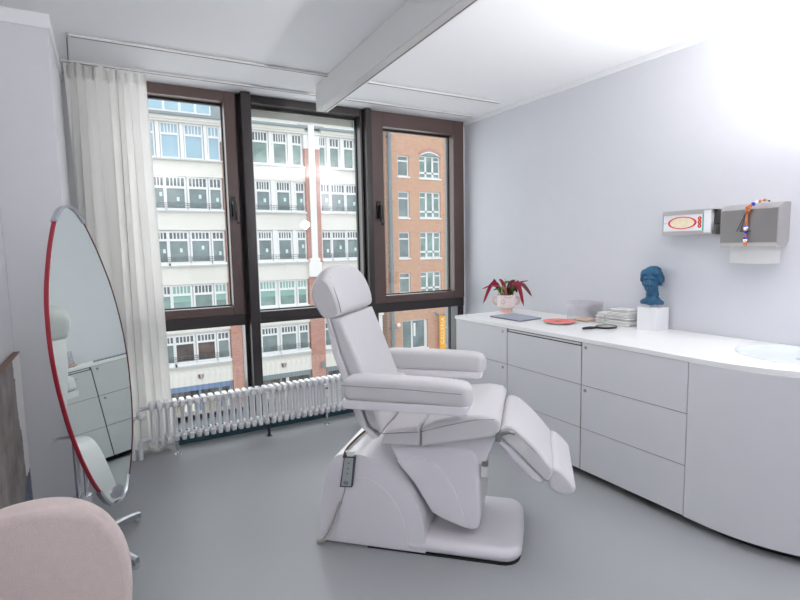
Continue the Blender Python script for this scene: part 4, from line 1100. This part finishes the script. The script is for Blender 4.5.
# wall built around its openings so the windows sit in real recesses
op = []
for a, b in ((7.06, 8.70), (3.83, 5.90), (.60, 2.69), (-2.24, -.58)): op.append((20.45, 21.5, a, b))
big = [(7.01, 8.80), (3.83, 5.93), (.56, 2.69), (-2.34, -.57)]
for a, b in big: op.append((22.45, 24.49, a, b))
op += [(20.62, 23.07, -6.9, -4.47), (24.62, 25.6, -6.95, -4.86), (20.9, 21.6, 10.6, 12.0), (22.45, 24.5, 10.55, 12.2)]
for q_ in range(3):
    for a, b in big: op.append((26.6 + q_ * 3.2, 28.3 + q_ * 3.2, a, b))
xs = sorted({19.3, 36.0, *[o[0] for o in op], *[o[1] for o in op]}); zs = sorted({-8.6, 14.0, *[o[2] for o in op], *[o[3] for o in op]})
for i in range(len(xs) - 1):
    zstart = None
    for j in range(len(zs)):
        solid = j < len(zs) - 1 and not any(o[0] <= xs[i] + 1e-6 and o[1] >= xs[i + 1] - 1e-6 and o[2] <= zs[j] + 1e-6 and o[3] >= zs[j + 1] - 1e-6 for o in op)
        if solid and zstart is None: zstart = zs[j]
        if not solid and zstart is not None:
            bw.box((gx(xs[i]), DO, gz(zstart)), (gx(xs[i + 1]), DO + .5, gz(zs[j]))); zstart = None
bw.box((gx(19.3), DO + .5, GZ), (gx(36), DO + 8, gz(14)))
fin('brick_wall', bw, M['brickor'], bb, True)
def owin(x0, x1, z0, z1, kind):
    X0, X1, Z0, Z1 = gx(x0), gx(x1), gz(z0), gz(z1); y = DO + .15; g = G(); f = .11
    frame2d(g, X0, X1, Z0, Z1, f, y, y + .15)
    if kind == 'small':
        zt = Z1 - (Z1 - Z0) * .26; g.box((X0 + f, y, zt - .06), (X1 - f, y + .15, zt + .06))
    elif kind == 'big':
        for q_ in (1, 2):
            xx = X0 + (X1 - X0) * q_ / 3; g.box((xx - .09, y, Z0 + f), (xx + .09, y + .15, Z1 - f))
        zt = Z0 + (Z1 - Z0) * .24; g.box((X0 + f, y, zt - .08), (X1 - f, y + .15, zt + .08))
        zt = Z1 - (Z1 - Z0) * .22; w3 = (X1 - X0) / 3
        g.box((X0 + f, y, zt - .05), (X0 + w3, y + .15, zt + .05)); g.box((X1 - w3, y, zt - .05), (X1 - f, y + .15, zt + .05))
    elif kind == 'door':
        for xx in (X0 + (X1 - X0) * .40, X0 + (X1 - X0) * .92): g.box((xx - .07, y, Z0 + f), (xx + .07, y + .15, Z1 - f))
        g.box((X0 + (X1 - X0) * .46, y - .02, Z1 - 1.5), (X0 + (X1 - X0) * .54, y + .02, Z1 - .3))
    g.box((X0 - .05, DO - .08, Z0 - .12), (X1 + .05, DO + .2, Z0))
    w = fin('window', g, M['winwhite'], bb, True)
    g = G().box((X0 + f, y + .06, Z0 + f), (X1 - f, y + .09, Z1 - f)); g.bm.transform(RM[bb.name].inverted()); fin('pane', g, M['panedark' if kind != 'big' else 'panegreen'], w)
for o in op:
    wd = o[1] - o[0]
    owin(*o, 'small' if wd < 1.2 else ('door' if o[2] < -6 else 'big'))
# brick arch over the arched window: a curved white head set above the frame
x0, x1, z1_ = gx(22.45), gx(24.49), gz(8.80)
seg = [(x0 + (x1 - x0) * k / 12, z1_ + .38 * math.sin(PI * k / 12)) for k in range(13)]
fin('window_head', G().prism(seg, DO - .03, DO + .1), M['winwhite'], bb, True)
seg2 = [((x0 + x1) / 2 + (x - (x0 + x1) / 2) * .86, z1_ + (z - z1_) * .72) for x, z in seg]
fin('head_pane', G().prism(seg2, DO - .04, DO - .02), M['panegreen'], bb, True)
seg3 = [(x, z + .02) for x, z in seg] + [(x, z + .30) for x, z in seg[::-1]]
fin('brick_arch', G().prism(seg3, DO - .05, DO + .1), M['brickred'], bb, True)
for q_, (x, lab) in enumerate(((19.6, 'grey zinc downpipe at the joint between the white and the orange brick building'),)):
    t = thing('downpipe', lab, 'downpipe', (gx(x), DO - .3, GZ))
    fin('pipe', G().tube([(gx(x), DO - .25, GZ + .12), (gx(x), DO - .25, gz(13.5))], .17, 12), M['pipe'], t, True)
    for z in (-5, 0, 5, 10): fin('pipe_clip', G().box((gx(x) - .2, DO - .44, gz(z)), (gx(x) + .2, DO, gz(z) + .08)), M['pipe'], t, True)
# yellow banner
t = thing('banner', 'tall yellow banner with white vertical lettering on the orange brick building', 'banner', (gx(24.5), DO - .5, gz(-8)))
bx_0, bx_1, bz0, bz1 = gx(24.00), gx(24.62), gz(-8.0), gz(-4.28)
fin('cloth', G().box((bx_0, DO - .42, bz0), (bx_1, DO - .38, bz1)), M['banner'], t, True)
fin('bracket', G().box((bx_0 - .1, DO - .44, bz1), (bx_1 + .1, DO - .36, bz1 + .07)).box((bx_0 - .05, DO - .40, bz1 + .01), (bx_0 + .02, DO - .01, bz1 + .06)).box((bx_1 - .02, DO - .40, bz1 + .01), (bx_1 + .05, DO - .01, bz1 + .06)), M['pipe'], t, True)
cu_ = bpy.data.curves.new('lettering', 'FONT'); cu_.body = 'GALLERIA'; cu_.size = .50; cu_.extrude = .01; cu_.align_x = 'RIGHT'; cu_.align_y = 'CENTER'; cu_.space_character = 1.15
to = bpy.data.objects.new('lettering', cu_); COL.objects.link(to); bpy.context.view_layer.update()
me = bpy.data.meshes.new_from_object(to.evaluated_get(bpy.context.evaluated_depsgraph_get())); bpy.data.objects.remove(to)
g = G(); g.bm.from_mesh(me); g.bm.transform(Matrix.Translation(((bx_0 + bx_1) / 2, DO - .435, bz1 - .18)) @ Matrix.Rotation(PI / 2, 4, 'X') @ Matrix.Rotation(PI / 2, 4, 'Z'))
fin('lettering', g, M['letter'], t, True)
for x in (23.75, 24.95):
    o = thing('spotlight', 'small grey spotlight on orange brick above ' + ('the left edge of the yellow banner' if x < 24 else 'the right edge of the yellow banner'), 'spotlight', (gx(x), DO - .3, gz(-4.1)), group='spotlights above the banner')
    fin('lamp_head', G().ell((gx(x), DO - .45, gz(-4.12)), (.16, .18, .12)), M['pipe'], o, True)
    fin('lamp_arm', G().tube([(gx(x), DO, gz(-4.0)), (gx(x), DO - .42, gz(-4.08))], .04, 8), M['pipe'], o, True)
t = thing('round_lamp', 'round white wall lamp on the orange brick beside the ground floor glazed door', 'wall lamp', (gx(20.15), DO, gz(-4.75)))
fin('globe', G().ell((gx(20.15), DO - .22, gz(-4.75)), (.2, .2, .2)), M['plasterw'], t, True)
fin('wall_plate', G().tube([(gx(20.15), DO - .001, gz(-4.75)), (gx(20.15), DO - .06, gz(-4.75))], .1, 12), M['pipe'], t, True)

# ------------------------------------------------------------------ light
w = bpy.data.worlds.new('overcast_sky'); scene.world = w; w.use_nodes = True
nt = w.node_tree; bg = nt.nodes['Background']
tc = nt.nodes.new('ShaderNodeTexCoord'); sp = nt.nodes.new('ShaderNodeSeparateXYZ'); rp = nt.nodes.new('ShaderNodeValToRGB')
nt.links.new(tc.outputs['Generated'], sp.inputs[0]); nt.links.new(sp.outputs['Z'], rp.inputs['Fac'])
rp.color_ramp.elements[0].color = (.86, .89, .94, 1); rp.color_ramp.elements[1].color = (.95, .97, 1.0, 1)
nt.links.new(rp.outputs['Color'], bg.inputs['Color']); bg.inputs['Strength'].default_value = 1.75

def lamp(name, kind, loc, target, energy, color=(1, 1, 1), **kw):
    l = bpy.data.lights.new(name, kind); l.energy = energy; l.color = color
    for k, v in kw.items(): setattr(l, k, v)
    o = bpy.data.objects.new(name, l); COL.objects.link(o); o.location = loc
    d = Vector(target) - Vector(loc); o.rotation_euler = d.to_track_quat('-Z', 'Y').to_euler()
    return o
# flash head thrown at the ceiling over the washbasin
lamp('flash_head', 'SPOT', (2.95, .42, 1.86), (2.55, .9, 2.69), 315, (1, .985, .97), spot_size=math.radians(150), spot_blend=1.0, shadow_soft_size=.06)
lamp('back_fill_spot', 'SPOT', (.5, -.9, 1.8), (.6, -.7, 2.69), 210, (1, .985, .98), spot_size=math.radians(150), spot_blend=1.0, shadow_soft_size=.12)  # unseen fill spot added behind the camera, bounced off the ceiling
# area lamp added outside the three windows to boost the daylight
o = lamp('window_daylight_fill', 'AREA', (1.6, 4.75, 1.45), (1.6, 0, 1.2), 50, (.98, .99, 1.0), shape='RECTANGLE', size=3.0, size_y=2.4)

vs = scene.view_settings
vs.view_transform = 'Standard'; vs.look = 'None'; vs.gamma = 1; vs.exposure = 0; vs.use_curve_mapping = False
